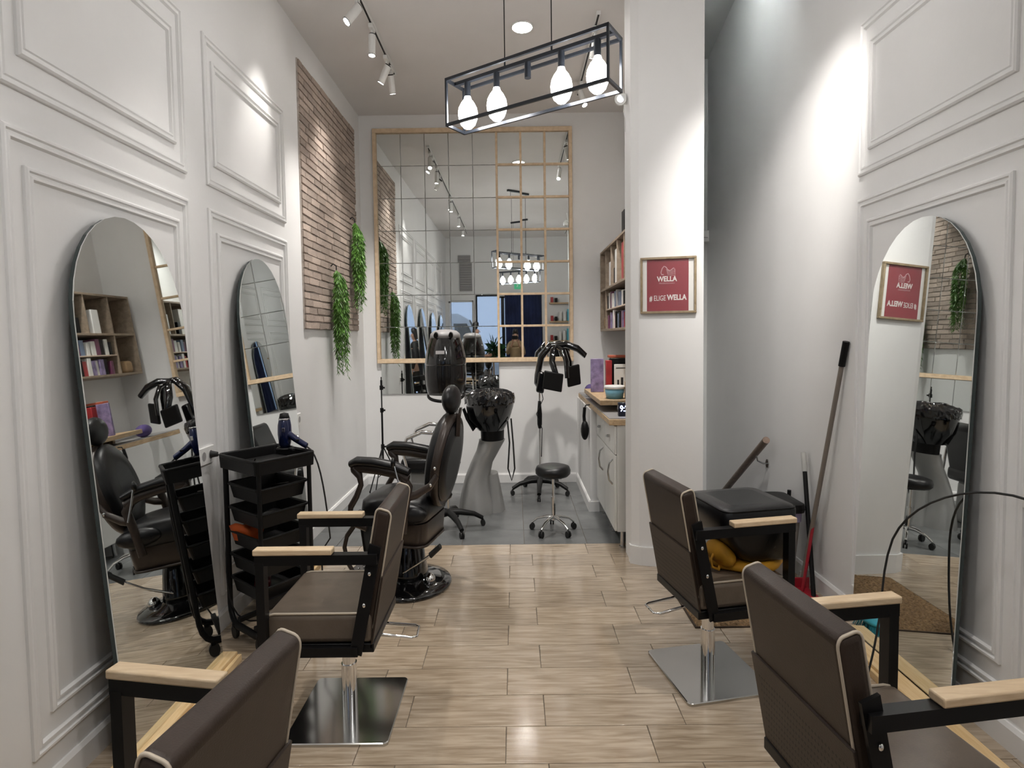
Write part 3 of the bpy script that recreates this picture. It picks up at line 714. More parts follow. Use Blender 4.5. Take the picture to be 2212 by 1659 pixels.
for s in (-1, 1):
    y = s * 0.315
    pts = [(0.315, y, 0.775), (0.26, y, 0.795), (0.12, y, 0.793), (-0.05, y, 0.775), (-0.16, y, 0.745)]
    BP('arm_pad', MB().tube(pts, [0.030, 0.036, 0.036, 0.034, 0.026], 12, flat=(1.25, 0.72)), blk_leather)
    arm = [(0.31, y, 0.75), (0.24, y, 0.755), (0.10, y, 0.750), (-0.05, y, 0.735), (-0.15, y, 0.70)]
    f = MB().tube(arm, [0.022, 0.026, 0.028, 0.030, 0.030], 10, flat=(0.8, 1.0))
    f.tube([(0.295, y, 0.75), (0.245, y, 0.71), (0.235, y, 0.66), (0.275, y, 0.59), (0.325, y, 0.53), (0.335, y, 0.48), (0.285, y, 0.43), (0.20, y, 0.41)], [0.028, 0.026, 0.021, 0.021, 0.022, 0.022, 0.020, 0.018], 10, flat=(0.8, 1.0))
    f.tube([(-0.10, y, 0.72), (-0.15, y, 0.66), (-0.13, y, 0.58), (-0.11, y, 0.46), (-0.10, y, 0.40)], [0.030, 0.034, 0.030, 0.028, 0.030], 10, flat=(0.8, 1.0))
    f.tube([(-0.12, y, 0.60), (-0.20, y * 0.95, 0.615), (-0.30, y * 0.85, 0.66), (-0.35, y * 0.80, 0.72)], [0.026, 0.024, 0.022, 0.020], 10, flat=(0.8, 1.0))
    ao = BP('arm_frame', f, brn_frame)
    for bx, bz in ((-0.31, 0.67), (-0.345, 0.765), (0.33, 0.50)):
        BP('bolt', MB().sphere((bx, y * (0.86 if bx < 0 else 1.07) + s * 0.012, bz), 0.011, 10, 6), chrome_m, ao)
BP('tilt_lever', MB().tube([(-0.06, 0.355, 0.78), (-0.09, 0.36, 0.70), (-0.13, 0.365, 0.61)], 0.007, 8), chrome_m)
BP('lever_knob', MB().sphere((-0.05, 0.355, 0.80), (0.018, 0.018, 0.03), 10, 8), blk_gloss)
# leg rest and foot plate
fr = MB()
for s in (-1, 1):
    y = s * 0.15
    fr.tube([(0.24, y, 0.42), (0.34, y, 0.455), (0.40, y, 0.43), (0.40, y, 0.37), (0.46, y, 0.31), (0.485, y, 0.24), (0.46, y, 0.15), (0.41, y, 0.09)], [0.016, 0.022, 0.020, 0.018, 0.018, 0.018, 0.018, 0.016], 8, flat=(0.8, 1))
fo = BP('footrest_frame', fr, brn_frame)
BP('calf_plate', MB().box((0.33, 0, 0.30), (0.02, 0.28, 0.22), rot=(0, 0.18, 0), bev=0.006), blk_metal)
fp = BP('foot_plate', MB().box((0.37, 0, 0.095), (0.22, 0.34, 0.022), rot=(0, 0.22, 0), bev=0.006).bar((0.27, -0.16, 0.16), (0.27, 0.16, 0.16), 0.02, 0.09), brn_frame)
for k in range(4):
    for j in range(2): BP('plate_stud', MB().sphere((0.33 + 0.05 * j, -0.12 + 0.08 * k, 0.118 - 0.011 * j), (0.010, 0.010, 0.006), 8, 5), chrome_m, fp)

# ================================================================== STANDING DRYERS, STOOL, BASIN
def star_base(t, n, r, h, m, twist=0.0, castor=True, rz=0.0, hub=0.035):
    for k in range(n):
        a = 2 * PI * k / n + twist; c, s_ = math.cos(a), math.sin(a)
        leg = part('base_leg', MB().tube([(0, 0, h), (c * r * 0.35, s_ * r * 0.35, h * 0.98), (c * r * 0.75, s_ * r * 0.75, h * 0.80), (c * r, s_ * r, h * 0.50)], [hub, hub * 0.86, hub * 0.66, hub * 0.58], 10, flat=(1.0, 0.72)).sq(), m, t)
        if castor:
            q = MB()
            for e in (-1, 1): q.cyl((c * r - s_ * 0.006 * e, s_ * r + c * 0.006 * e, 0.025), (c * r - s_ * 0.02 * e, s_ * r + c * 0.02 * e, 0.025), 0.025, n=14)
            q.cyl((c * r, s_ * r, 0.025), (c * r, s_ * r, h * 0.45), 0.010, n=8)
            part('castor', q.sq(), black_rub, leg)
hd2 = thing('hood_dryer', 'black hood hair dryer with smoked visor on star base behind the barber chair', 'hood dryer', (-0.535, 5.70, 0))
star_base(hd2, 5, 0.36, 0.125, blk_plastic, twist=math.radians(-62), hub=0.04)
part('pole', MB().cyl((0, 0, 0.11), (0, 0, 0.55), 0.016, n=14).cyl((0, 0, 0.55), (0, 0, 1.0), 0.012, n=14).sq(), chrome_m, hd2)
part('pole_collar', MB().cyl((0, 0, 0.53), (0, 0, 0.60), 0.024, n=14).sq(), blk_plastic, hd2)
part('hood_arm', MB().tube([(0, 0, 0.98), (0, 0.05, 1.02), (0, 0.19, 1.06), (0, 0.235, 1.16), (0, 0.21, 1.30)], 0.020, 10).sq(), blk_plastic, hd2)
part('lower_rim', MB().tube([(0.185 * math.sin(a), 0.185 * math.cos(a) * 1.05, 1.045 + 0.035 * math.cos(a)) for a in [2 * PI * k / 36 for k in range(36)]], 0.013, 8, closed=True).sq(), blk_plastic, hd2)
part('smoked_visor', MB().lathe([(0.186, 1.05), (0.206, 1.12), (0.213, 1.20), (0.208, 1.285)], 40, caps=False).sq(), smoke_m, hd2)
hs_ = part('hood_shell', MB().lathe([(0.211, 1.275), (0.213, 1.29), (0.203, 1.35), (0.183, 1.42), (0.160, 1.48), (0.135, 1.51)], 40).sq(), blk_gloss, hd2)
hc = part('control_cap', MB().lathe([(0.158, 1.482), (0.150, 1.515), (0.115, 1.538), (0.06, 1.547), (0.0001, 1.549)], 36).sq(), greym, hd2)
for x in (-0.075, 0.075): part('control_knob', MB().cyl((x, -0.135, 1.508), (x, -0.160, 1.500), 0.022, n=16).sq(), blk_plastic, hc)
part('hood_back', MB().lathe([(0.150, 1.08), (0.19, 1.14), (0.196, 1.27)], 24, (0, 0.028, 0)).sq(), blk_plastic, hd2)
part('maker_plate', MB().box((-0.03, -0.2005, 1.375), (0.085, 0.006, 0.026), rot=(-0.33, 0, 0)).sq(), greym, hs_)
part('flex_cord', MB().tube([(0.02, -0.06, 1.05), (0.01, -0.04, 0.95), (0.03, -0.02, 0.80), (0.02, 0, 0.62)], 0.008, 8).sq(), black_rub, hd2)

cz = thing('hair_processor', 'black hair processor with curved heating arms on five legged stand by the counter', 'hair processor', (0.225, 6.95, 0))
star_base(cz, 5, 0.36, 0.13, blk_plastic, twist=math.radians(-95), hub=0.042)
part('pole', MB().cyl((0, 0, 0.11), (0, 0, 0.62), 0.015, n=14).cyl((0, 0, 0.62), (0, 0, 1.02), 0.012, n=14).sq(), chrome_m, cz)
part('pole_grip', MB().lathe([(0.018, 0.62), (0.030, 0.66), (0.032, 0.76), (0.022, 0.84), (0.018, 0.88)], 14).sq(), blk_plastic, cz)
part('pole_cable', MB().tube([(0.02, -0.01, 1.0), (0.045, -0.03, 0.90), (-0.04, -0.03, 0.76), (0.03, -0.02, 0.62), (0.02, 0, 0.35)], 0.005, 6).sq(), black_rub, cz)
part('yoke', MB().tube([(0, 0, 1.0), (-0.03, 0, 1.05), (-0.02, 0.02, 1.12), (0.03, 0, 1.30), (0.14, 0, 1.395), (0.22, -0.01, 1.405)], [0.03, 0.05, 0.055, 0.058, 0.05, 0.03], 12, flat=(1.2, 0.75)).sq(), blk_gloss, cz)
def hotarm(pts, r=0.03, pw=None):
    a = part('heating_arm', MB().tube(pts, [r * 0.7, r, r, r * 0.85], 10, flat=(1.25, 0.7)).sq(), blk_gloss, cz)
    return a
hotarm([(0.20, 0, 1.40), (0.34, -0.02, 1.41), (0.48, -0.04, 1.37), (0.58, -0.05, 1.30)], 0.05)
h1 = hotarm([(0.21, -0.01, 1.40), (0.17, -0.12, 1.36), (0.15, -0.17, 1.25), (0.20, -0.18, 1.13)], 0.032)
h2 = hotarm([(0.21, -0.01, 1.40), (0.29, -0.10, 1.36), (0.33, -0.16, 1.25), (0.335, -0.17, 1.10)], 0.034)
h3 = hotarm([(0.21, 0.01, 1.40), (0.34, 0.06, 1.36), (0.39, 0.08, 1.25), (0.40, 0.08, 1.12)], 0.034)
part('heating_panel', MB().box((0.16, -0.19, 1.075), (0.24, 0.035, 0.17), rot=(0, 0.16, 0.1), bev=0.012).sq(), blk_plastic, h1)
part('heating_panel', MB().box((0.42, -0.10, 1.12), (0.19, 0.035, 0.19), rot=(0, -0.12, 0.5), bev=0.012).sq(), blk_plastic, h2)
part('heating_panel', MB().box((0.02, -0.06, 1.06), (0.10, 0.08, 0.20), rot=(0, 0.2, 0), bev=0.02).sq(), blk_gloss, h3)

stl = thing('rolling_stool', 'round black padded stool on chrome five star base with castors', 'stool', (0.277, 5.56, 0))
star_base(stl, 5, 0.225, 0.115, chrome_m, twist=math.radians(18), hub=0.020)
part('gas_lift', MB().cyl((0, 0, 0.09), (0, 0, 0.27), 0.022, n=16).cyl((0, 0, 0.27), (0, 0, 0.44), 0.013, n=12).sq(), chrome_m, stl)
part('seat_pad', MB().lathe([(0.06, 0.425), (0.155, 0.432), (0.176, 0.450), (0.178, 0.475), (0.165, 0.500), (0.12, 0.510), (0.0001, 0.512)], 36).sq(), blk_leather, stl)
part('seat_plate', MB().box((0, 0, 0.424), (0.16, 0.16, 0.012)).sq(), blk_metal, stl)

wb = thing('shampoo_basin', 'black tilting wash basin on curved silver pedestal covered with crinkled plastic', 'wash basin', (-0.34, 6.28, 0))
def ell(cx, cy, rx, ry, z, n=28): return [(cx + rx * math.cos(2 * PI * k / n), cy + ry * math.sin(2 * PI * k / n), z) for k in range(n)]
part('pedestal', MB().loft([ell(0.0, 0, 0.21, 0.24, 0.0), ell(0.0, 0, 0.205, 0.23, 0.06), ell(-0.005, 0, 0.17, 0.20, 0.18), ell(0.01, 0, 0.14, 0.175, 0.30), ell(0.06, 0, 0.125, 0.16, 0.42), ell(0.13, 0, 0.13, 0.155, 0.52), ell(0.175, 0, 0.145, 0.16, 0.60), ell(0.18, 0, 0.15, 0.165, 0.615)]).sq(), silver_m, wb)
part('foot_skirt', MB().loft([ell(0.19, 0.05, 0.13, 0.17, 0.0), ell(0.18, 0.05, 0.11, 0.15, 0.12), ell(0.16, 0.05, 0.08, 0.12, 0.32)]).sq(), silver_m, wb)
part('neck', MB().loft([ell(0.185, 0, 0.13, 0.15, 0.60), ell(0.185, 0, 0.135, 0.155, 0.72)]).sq(), blk_plastic, wb)
part('basin_bowl', MB().loft([ell(0.17, 0, 0.15, 0.17, 0.70), ell(0.15, 0, 0.24, 0.23, 0.80), ell(0.16, 0, 0.27, 0.26, 0.90), ell(0.17, 0, 0.275, 0.27, 0.965), ell(0.17, 0, 0.26, 0.255, 0.97), ell(0.16, 0, 0.20, 0.20, 0.84)]).sq(), blk_gloss, wb)
part('neck_support', MB().tube([(-0.02, 0, 0.70), (-0.10, 0, 0.80), (-0.14, 0, 0.88)], [0.03, 0.025, 0.02], 10, flat=(2.2, 0.8)).sq(), blk_plastic, wb)
rc = random.Random(8); wrap = []
for q, z in ((1.015, 0.93), (1.03, 0.955), (1.03, 0.975), (1.0, 0.995), (0.9, 1.01), (0.75, 1.02), (0.55, 1.03), (0.35, 1.035), (0.1, 1.035)):
    wrap.append([(0.16 + 0.275 * q * math.cos(2 * PI * k / 72) * rc.uniform(0.98, 1.03), 0.27 * q * math.sin(2 * PI * k / 72) * rc.uniform(0.98, 1.03), z + rc.uniform(-0.014, 0.016)) for k in range(72)])
part('plastic_cover', MB().loft(wrap, caps=False, smooth=False).sq(), mat('black_cling_film', (0.01, 0.01, 0.011), 0.08, coat=0.5), wb)
part('shower_hose', MB().tube([(0.36, -0.10, 0.78), (0.38, -0.12, 0.60), (0.36, -0.12, 0.38), (0.40, -0.12, 0.28), (0.435, -0.12, 0.38), (0.42, -0.11, 0.60), (0.40, -0.08, 0.80)], 0.009, 8).sq(), black_rub, wb)

sc = thing('shampoo_chair', 'low black shampoo chair with chrome arms in front of the wash basin', 'chair', (-0.78, 6.35, 0))
part('seat', MB().box((0, 0, 0.42), (0.50, 0.50, 0.12), bev=0.04, seg=3).sq(), blk_leather, sc)
part('backrest', MB().box((0.25, 0, 0.66), (0.12, 0.48, 0.46), rot=(0, 0.35, 0), bev=0.045, seg=3).sq(), blk_leather, sc)
for s in (-1, 1):
    part('arm_loop', MB().tube([(0.26, s * 0.29, 0.42), (0.24, s * 0.29, 0.62), (0.16, s * 0.29, 0.70), (0.0, s * 0.29, 0.71), (-0.16, s * 0.29, 0.66), (-0.22, s * 0.29, 0.58), (-0.16, s * 0.29, 0.40)], 0.018, 10).sq(), chrome_m, sc)
part('pedestal', MB().box((0, 0, 0.18), (0.34, 0.34, 0.36), bev=0.03).sq(), silver_m, sc)

tp = thing('mannequin_tripod', 'thin black tripod stand for a practice head near the left wall', 'tripod', (-1.245, 6.85, 0))
part('pole', MB().cyl((0, 0, 0.22), (0, 0, 0.80), 0.012, n=10).cyl((0, 0, 0.80), (0, 0, 1.07), 0.008, n=10).sq(), blk_metal, tp)
part('head_pin', MB().cyl((0, 0, 1.05), (0, 0, 1.10), 0.013, n=10).cyl((0, 0, 1.10), (0, 0, 1.13), 0.007, n=8).sq(), blk_plastic, tp)
for z in (0.48, 0.82, 1.03): part('clamp', MB().cyl((0, 0, z - 0.02), (0, 0, z + 0.02), 0.022, n=12).box((0.03, -0.01, z), (0.03, 0.012, 0.016)).sq(), blk_plastic, tp)
for k in range(3):
    a = math.radians(20 + 120 * k); c, s_ = math.cos(a), math.sin(a)
    lg = part('tripod_leg', MB().cyl((0.015 * c, 0.015 * s_, 0.46), (0.29 * c, 0.29 * s_, 0.012), 0.007, n=8).sq(), blk_metal, tp)
    part('leg_brace', MB().cyl((0.01 * c, 0.01 * s_, 0.23), (0.165 * c, 0.165 * s_, 0.215), 0.005, n=6).sq(), blk_metal, lg)
    part('rubber_foot', MB().sphere((0.29 * c, 0.29 * s_, 0.012), 0.012, 8, 6).sq(), black_rub, lg)

# ================================================================== COUNTER BEHIND THE PILLAR
def sbox(mb, x0, x1, y0, y1, z0, z1, bev=0.0, seg=1): return mb.box(((x0 + x1) / 2, (y0 + y1) / 2, (z0 + z1) / 2), (x1 - x0, y1 - y0, z1 - z0), bev=bev, seg=seg)
def cabinet(y0, y1, label):
    cy = (y0 + y1) / 2; h = (y1 - y0) / 2
    t = thing('base_cabinet', label, 'cabinet', (0.90, cy, 0), 'white counter cabinets on metal legs')
    part('carcass', sbox(MB(), -0.205, 0.225, -h + 0.001, h - 0.001, 0.125, 0.868, 0.002), cab_m, t)
    dr = part('drawer_front', sbox(MB(), -0.222, -0.206, -h + 0.004, h - 0.004, 0.665, 0.862, 0.003), cab_m, t)
    part('drawer_knob', MB().cyl((-0.222, 0, 0.76), (-0.24, 0, 0.76), 0.011, n=10).bar((-0.24, -0.035, 0.765), (-0.24, 0.035, 0.755), 0.008, 0.014), steel_m, dr)
    do = part('door', sbox(MB(), -0.222, -0.206, -h + 0.004, h - 0.004, 0.130, 0.658, 0.003), cab_m, t)
    part('bow_handle', MB().tube([(-0.222, -h + 0.10, 0.44), (-0.248, -h + 0.10, 0.47), (-0.256, -h + 0.10, 0.53), (-0.248, -h + 0.10, 0.59), (-0.222, -h + 0.10, 0.62)], 0.007, 8), steel_m, do)
    for x in (-0.16, 0.17):
        for y in (-h + 0.06, h - 0.06):
            part('metal_leg', MB().cyl((x, y, 0.0), (x, y, 0.125), 0.017, n=14).cyl((x, y, 0.0), (x, y, 0.012), 0.024, n=14), steel_m, t)
    return t
cabinet(5.055, 5.615, 'white counter cabinet with drawer and door right behind the pillar')
cabinet(5.62, 6.178, 'white counter cabinet with drawer and door next to the low wall')
wt = thing('worktop', 'grey topped counter worktop with oak edge along the back bay', 'worktop', (0.885, 6.24, 0.870))
part('edge_board', sbox(MB(), -0.245, 0.247, -1.20, 1.25, 0.0, 0.040, 0.003), oak_m, wt)
part('top_sheet', sbox(MB(), -0.240, 0.247, -1.17, 1.25, 0.0402, 0.046), greym, wt)
rs = thing('counter_riser', 'oak riser shelf standing on the grey worktop', 'shelf', (0.875, 6.05, 0.917))
part('riser_board', sbox(MB(), -0.245, 0.245, -0.56, 0.70, 0.050, 0.088, 0.003), oak_m, rs)
for y in (-0.50, 0.64): part('riser_leg', sbox(MB(), 0.0, 0.235, y - 0.02, y + 0.02, 0.0, 0.050, 0.002), oak_m, rs)
ck = thing('digital_clock', 'small black digital clock showing 9:22 on the worktop beside the pillar', 'clock', (0.775, 5.19, 0.917))
part('case', sbox(MB(), -0.052, 0.06, 0.0, 0.05, 0.0, 0.095, 0.004), mat('navy_black_case', (0.006, 0.008, 0.025), 0.15), ck)
part('digits', text_mb('9:22', 0.060, 0.0005, 0.0006).sq(0, 0.80).move((0.0, -0.001, 0.052)), led_m, ck)
# things on the riser and worktop
ZR = 0.917 + 0.088 + 0.0005
def item(name, mb, m, x, y, z, label, cat, group=None): return solo(name, mb, m, (x, y, z), label, cat, group)
tb = thing('plastic_tub', 'blue and white plastic tub on the oak riser', 'tub', (0.76, 5.66, ZR))
part('tub_body', MB().lathe([(0.085, 0), (0.10, 0.075)], 24).sq(), mat('blue_tub', (0.16, 0.36, 0.47), 0.3), tb)
part('lid', MB().lathe([(0.106, 0.075), (0.106, 0.092), (0.098, 0.098), (0.0001, 0.098)], 24).sq(), white_pl, tb)
item('kraft_box', sbox(MB(), -0.05, 0.05, -0.05, 0.05, 0, 0.13, 0.003), kraft_m, 0.885, 5.60, ZR, 'brown cardboard box beside the blue tub', 'box')
item('purple_folder', sbox(MB(), -0.055, 0.055, -0.012, 0.012, 0, 0.285, 0.003), purple_m, 0.70, 6.32, ZR, 'purple patterned folder standing on the oak riser', 'folder')
item('red_box', sbox(MB(), -0.025, 0.025, -0.04, 0.04, 0, 0.27, 0.003), redbox_m, 0.795, 6.30, ZR, 'slim red and white box beside the purple folder', 'box')
item('black_display_box', sbox(MB(), -0.10, 0.14, -0.03, 0.03, 0, 0.285, 0.004), blk_plastic, 0.915, 6.40, ZR, 'black display board behind the white leaflet', 'display')
lf = thing('leaflet_stand', 'white leaflet with dark drawings leaning on the black display', 'leaflet', (0.905, 6.20, ZR))
part('card', sbox(MB(), -0.075, 0.12, -0.006, 0.006, 0, 0.24, 0.002), paper_m, lf)
for k, (a, b, c, d) in enumerate(((-0.05, -0.035, 0.06, 0.11), (-0.02, 0.0, 0.06, 0.13), (0.02, 0.04, 0.06, 0.12), (-0.06, 0.06, 0.205, 0.212), (0.06, 0.09, 0.06, 0.10))):
    part('printed_mark', sbox(MB(), a, b, -0.0072, -0.0062, c, d), black_rub, lf)
item('red_tray', sbox(MB(), -0.10, 0.12, -0.05, 0.05, 0, 0.022, 0.003), mat('coral_card', (0.55, 0.13, 0.07), 0.5), 0.93, 6.60, ZR + 0.285, 'flat coral red box laid high at the back of the counter', 'box')
item('box_stack', sbox(MB(), -0.08, 0.10, -0.05, 0.05, 0, 0.2835, 0.003), kraft_m, 0.93, 6.60, ZR, 'brown box under the flat coral box', 'box')
for k, (x, y) in enumerate(((0.93, 5.80), (0.985, 5.74), (1.03, 5.85))):
    t = thing('spray_bottle', ('white spray bottle next to the kraft box', 'black capped white bottle on the oak riser', 'white spray bottle at the wall end of the riser')[k], 'bottle', (x, y, ZR), 'bottles on the riser')
    part('bottle_body', MB().lathe([(0.034, 0), (0.036, 0.01), (0.036, 0.10), (0.014, 0.125), (0.014, 0.14)], 16).sq(), white_pl, t)
    part('cap', MB().cyl((0, 0, 0.138), (0, 0, 0.175), 0.016, n=12).box((-0.02, 0, 0.17), (0.05, 0.018, 0.018), bev=0.003).sq(), blk_plastic, t)
item('colour_bowl', MB().lathe([(0.03, 0), (0.055, 0.05), (0.050, 0.05), (0.028, 0.006)], 18, caps=False).lathe([(0.0001, 0.004), (0.03, 0.004)], 18).sq(), blk_plastic, 0.97, 5.60, ZR, 'black tint bowl on the riser', 'bowl')
item('purple_cape', MB().sphere((0, 0, 0.061), (0.085, 0.11, 0.06), 16, 8).sq(), mat('purple_cloth', (0.09, 0.06, 0.20), 0.7), 0.71, 6.92, 0.9165, 'bundled dark purple cloth at the end of the worktop', 'cloth')
fb = thing('foil_dispenser', 'white dispenser box hanging over the worktop edge corner', 'dispenser', (0.985, 5.32, 0.917))
part('dispenser_body', sbox(MB(), -0.06, 0.06, -0.05, 0.05, 0, 0.11, 0.004), paper_m, fb)
part('roll', MB().cyl((-0.05, -0.03, 0.125), (0.05, -0.03, 0.125), 0.02, n=14), beige_m, fb)
hk = thing('hanging_dryer', 'black hair dryer hung below the worktop by the low wall', 'hair dryer', (0.590, 6.30, 0.62))
part('dryer_body', MB().sphere((0, 0, 0.06), (0.035, 0.05, 0.085), 14, 9), blk_plastic, hk)
part('dryer_handle', MB().tube([(0.0, 0.0, 0.10), (-0.005, 0.01, 0.18), (0.0, 0.0, 0.255)], 0.014, 8), blk_plastic, hk)
part('hook', MB().tube([(0.0, 0, 0.25), (0.01, 0, 0.275), (0.045, 0, 0.278)], 0.005, 6), blk_metal, hk)

# ================================================================== CUBBY SHELF WITH PRODUCTS
SX0, SX1, SY0, SY1, SZ0, SZ1 = 0.858, 1.134, 5.47, 7.42, 1.53, 2.305
sh = thing('cubby_shelf', 'greyed oak cubby shelf full of hair products on the bay wall', 'shelf', (SX1, (SY0 + SY1) / 2, SZ0))
def S(name, x0, x1, y0, y1, z0, z1, m=walnut_m):
    return part(name, sbox(MB(), x0 - SX1, x1 - SX1, y0 - (SY0 + SY1) / 2, y1 - (SY0 + SY1) / 2, z0 - SZ0, z1 - SZ0, 0.0015), m, sh)
b_ = 0.020
S('bottom_board', SX0, SX1, SY0, SY1, SZ0, SZ0 + b_); S('top_board', SX0, SX1, SY0, SY1, SZ1 - b_, SZ1)
S('side_board', SX0, SX1, SY0, SY0 + b_, SZ0 + b_, SZ1 - b_); S('side_board', SX0, SX1, SY1 - b_, SY1, SZ0 + b_, SZ1 - b_)
S('back_board', SX1 - 0.006, SX1 - 0.001, SY0 + b_, SY1 - b_, SZ0 + b_, SZ1 - b_)
ZM = 1.915
S('middle_board', SX0, SX1 - 0.007, SY0 + b_, SY1 - b_, ZM, ZM + b_)
div = (5.86, 6.25, 6.64, 7.04)
for y in div: S('divider', SX0 + 0.004, SX1 - 0.007, y - 0.008, y + 0.008, ZM + b_, SZ1 - b_)
S('divider', SX0 + 0.004, SX1 - 0.007, 7.03, 7.046, SZ0 + b_, ZM)
S('thin_shelf', SX0 + 0.01, SX1 - 0.007, SY0 + b_, 7.03, 1.722, 1.734, beige_m)
ri = random.Random(21)
ORD = ['first', 'second', 'third', 'fourth', 'fifth', 'sixth', 'seventh', 'eighth', 'ninth', 'tenth', 'eleventh', 'twelfth', 'thirteenth', 'fourteenth', 'fifteenth', 'sixteenth', 'seventeenth', 'eighteenth', 'nineteenth', 'twentieth', 'twenty-first', 'twenty-second', 'twenty-third', 'twenty-fourth', 'twenty-fifth', 'twenty-sixth', 'twenty-seventh', 'twenty-eighth', 'twenty-ninth', 'thirtieth']
pal = [paper_m, blk_plastic, purple_m, beige_m, greym, redbox_m, white_pl, mat('plum_pack', (0.16, 0.05, 0.10), 0.4), mat('steel_blue_pack', (0.18, 0.24, 0.36), 0.4)]
pn = ['white', 'black', 'purple', 'beige', 'grey', 'red', 'glossy white', 'plum', 'steel blue']
for zi, (z0, hmax) in enumerate(((SZ0 + b_, 0.165), (1.734, 0.155))):
    y = SY0 + b_ + 0.01; k = 0
    while y < 6.98:
        w = ri.uniform(0.045, 0.08); h = ri.uniform(0.72, 0.97) * hmax; d = ri.uniform(0.12, 0.19); c = ri.choice([0, 1, 1, 2, 3, 4, 6, 7, 8, 0, 5 if zi == 0 else 1])
        if y + w > 7.02: break
        o = solo('product_box', sbox(MB(), 0, d, 0, w - 0.006, 0, h, 0.002), pal[c], (SX0 + 0.012 + ri.uniform(0, 0.02), y, z0 + 0.0005), '%s product box, %s from the pillar in the %s cubby shelf row' % (pn[c], ORD[k], ('lowest', 'middle')[zi]), 'box', 'product boxes in the cubby shelf')
        y += w + ri.choice([0, 0, 0.01, 0.03]); k += 1
up = [(5.56, 0.09, 0.26, 0, 'tall white bottle box in the cubby beside the pillar'), (5.70, 0.07, 0.30, 3, 'beige box in the cubby beside the pillar'), (5.96, 0.10, 0.30, 5, 'tall red box in an upper cubby'), (6.33, 0.12, 0.29, 0, 'large white box in an upper cubby'), (6.47, 0.06, 0.14, 1, 'short black box beside the large white box'), (6.74, 0.11, 0.22, 6, 'white box in an upper cubby near the mirror')]
for y, w, h, c, lab in up:
    solo('product_carton', sbox(MB(), 0, 0.17, 0, w, 0, h, 0.002), pal[c], (SX0 + 0.015, y, ZM + b_ + 0.0005), lab, 'box')
solo('canvas_pouch', MB().box((0.06, 0, 0.06), (0.12, 0.16, 0.12), bev=0.03).sq(0, 1.0), kraft_m, (SX0 + 0.02, 7.23, SZ0 + b_ + 0.0005), 'beige canvas pouch in the corner cubby', 'pouch')
solo('black_carton', sbox(MB(), 0, 0.14, 0, 0.14, 0, 0.17, 0.002), blk_plastic, (SX0 + 0.012, 5.88, SZ1 + 0.0005), 'black carton on top of the cubby shelf', 'box')
pk = thing('pink_display_card', 'pale pink display card with black print on top of the cubby shelf', 'display card', (SX0 + 0.0, 5.56, SZ1 + 0.0005))
part('card', sbox(MB(), 0, 0.15, 0, 0.012, 0, 0.21, 0.002), mat('pale_pink_card', (0.62, 0.50, 0.45), 0.5), pk)
part('print_block', sbox(MB(), 0.03, 0.13, -0.0012, -0.0002, 0.12, 0.20), black_rub, pk)

# ================================================================== POSTER, CAMERA, SWITCH ON THE PILLAR
PA = math.atan2(4.60 - 4.715, 1.17 - 0.79)      # the pillar's front is a little askew
ps = thing('framed_poster', 'square dark red poster with white lettering in thin wooden frame on pillar', 'poster', (0.965, 4.662 - 0.001, 1.794))
def PP(name, mb, m, parent=ps):
    c, n = math.cos(PA), math.sin(PA)
    mb.v = [Vector((v.x * c - v.y * n, v.x * n + v.y * c, v.z)) for v in mb.v]
    return part(name, mb, m, parent)
pw, ph, pf_ = 0.172, 0.175, 0.014
for a, b, c, d in ((-pw, pw, ph - pf_, ph), (-pw, pw, -ph, -ph + pf_), (-pw, -pw + pf_, -ph + pf_, ph - pf_), (pw - pf_, pw, -ph + pf_, ph - pf_)):
    PP('frame_bar', sbox(MB(), a, b, -0.024, 0.0, c, d, 0.002), pframe_m)
PP('backing', sbox(MB(), -pw + pf_, pw - pf_, -0.008, -0.001, -ph + pf_, ph - pf_), paper_m)
pr = PP('red_print', sbox(MB(), -0.132, 0.124, -0.0095, -0.0081, -ph + pf_ + 0.001, ph - pf_ - 0.001), poster_m)
K = 0.74
PP('lettering', text_mb('WELLA', 0.044, 0.0004, 0.0012).sq(0, 0.86).move((-0.008, -0.0102, 0.038)), ink_m, pr)
PP('small_lettering', text_mb('PROFESSIONALS', 0.0125, 0.0003).sq(0, 1.05).move((-0.008, -0.0102, 0.012)), inkp_m, pr)
PP('lettering', text_mb('#', 0.046, 0.0004, 0.0014).sq(0, 0.62).move((-0.107, -0.0102, -0.082)), ink_m, pr)
PP('lettering', text_mb('ELIGE', 0.046, 0.0004, 0.0002).sq(0, 0.66).move((-0.052, -0.0102, -0.081)), ink_m, pr)
PP('lettering', text_mb('WELLA', 0.046, 0.0004, 0.0016).sq(0, 0.80).move((0.052, -0.0102, -0.078)), ink_m, pr)
# emblem: a head curve and streaming hair
em = MB()
em.tube([(x, -0.0102, z) for x, z in [(-0.028, 0.066), (-0.041, 0.066), (-0.045, 0.080), (-0.038, 0.103), (-0.026, 0.118), (-0.014, 0.112), (-0.002, 0.094), (0.010, 0.088), (0.024, 0.098), (0.034, 0.106)]], 0.0034, 6, flat=(0.2, 1))
for k in range(5):
    dz = -0.009 * k
    em.tube([(x, -0.0102, z + dz) for x, z in [(-0.016 + 0.003 * k, 0.110 - 0.002 * k), (-0.002, 0.096), (0.012, 0.090), (0.026, 0.098), (0.036 + 0.001 * k, 0.104 - 0.002 * k), (0.043, 0.092)]], 0.0020, 6, flat=(0.2, 1))
PP('emblem', em, inkp_m, pr)
PP('glazing', sbox(MB(), -pw + pf_, pw - pf_, -0.0132, -0.0122, -ph + pf_, ph - pf_), mat('poster_glazing', (0.9, 0.9, 0.9), 0.03, alpha=0.03, var=0.0))

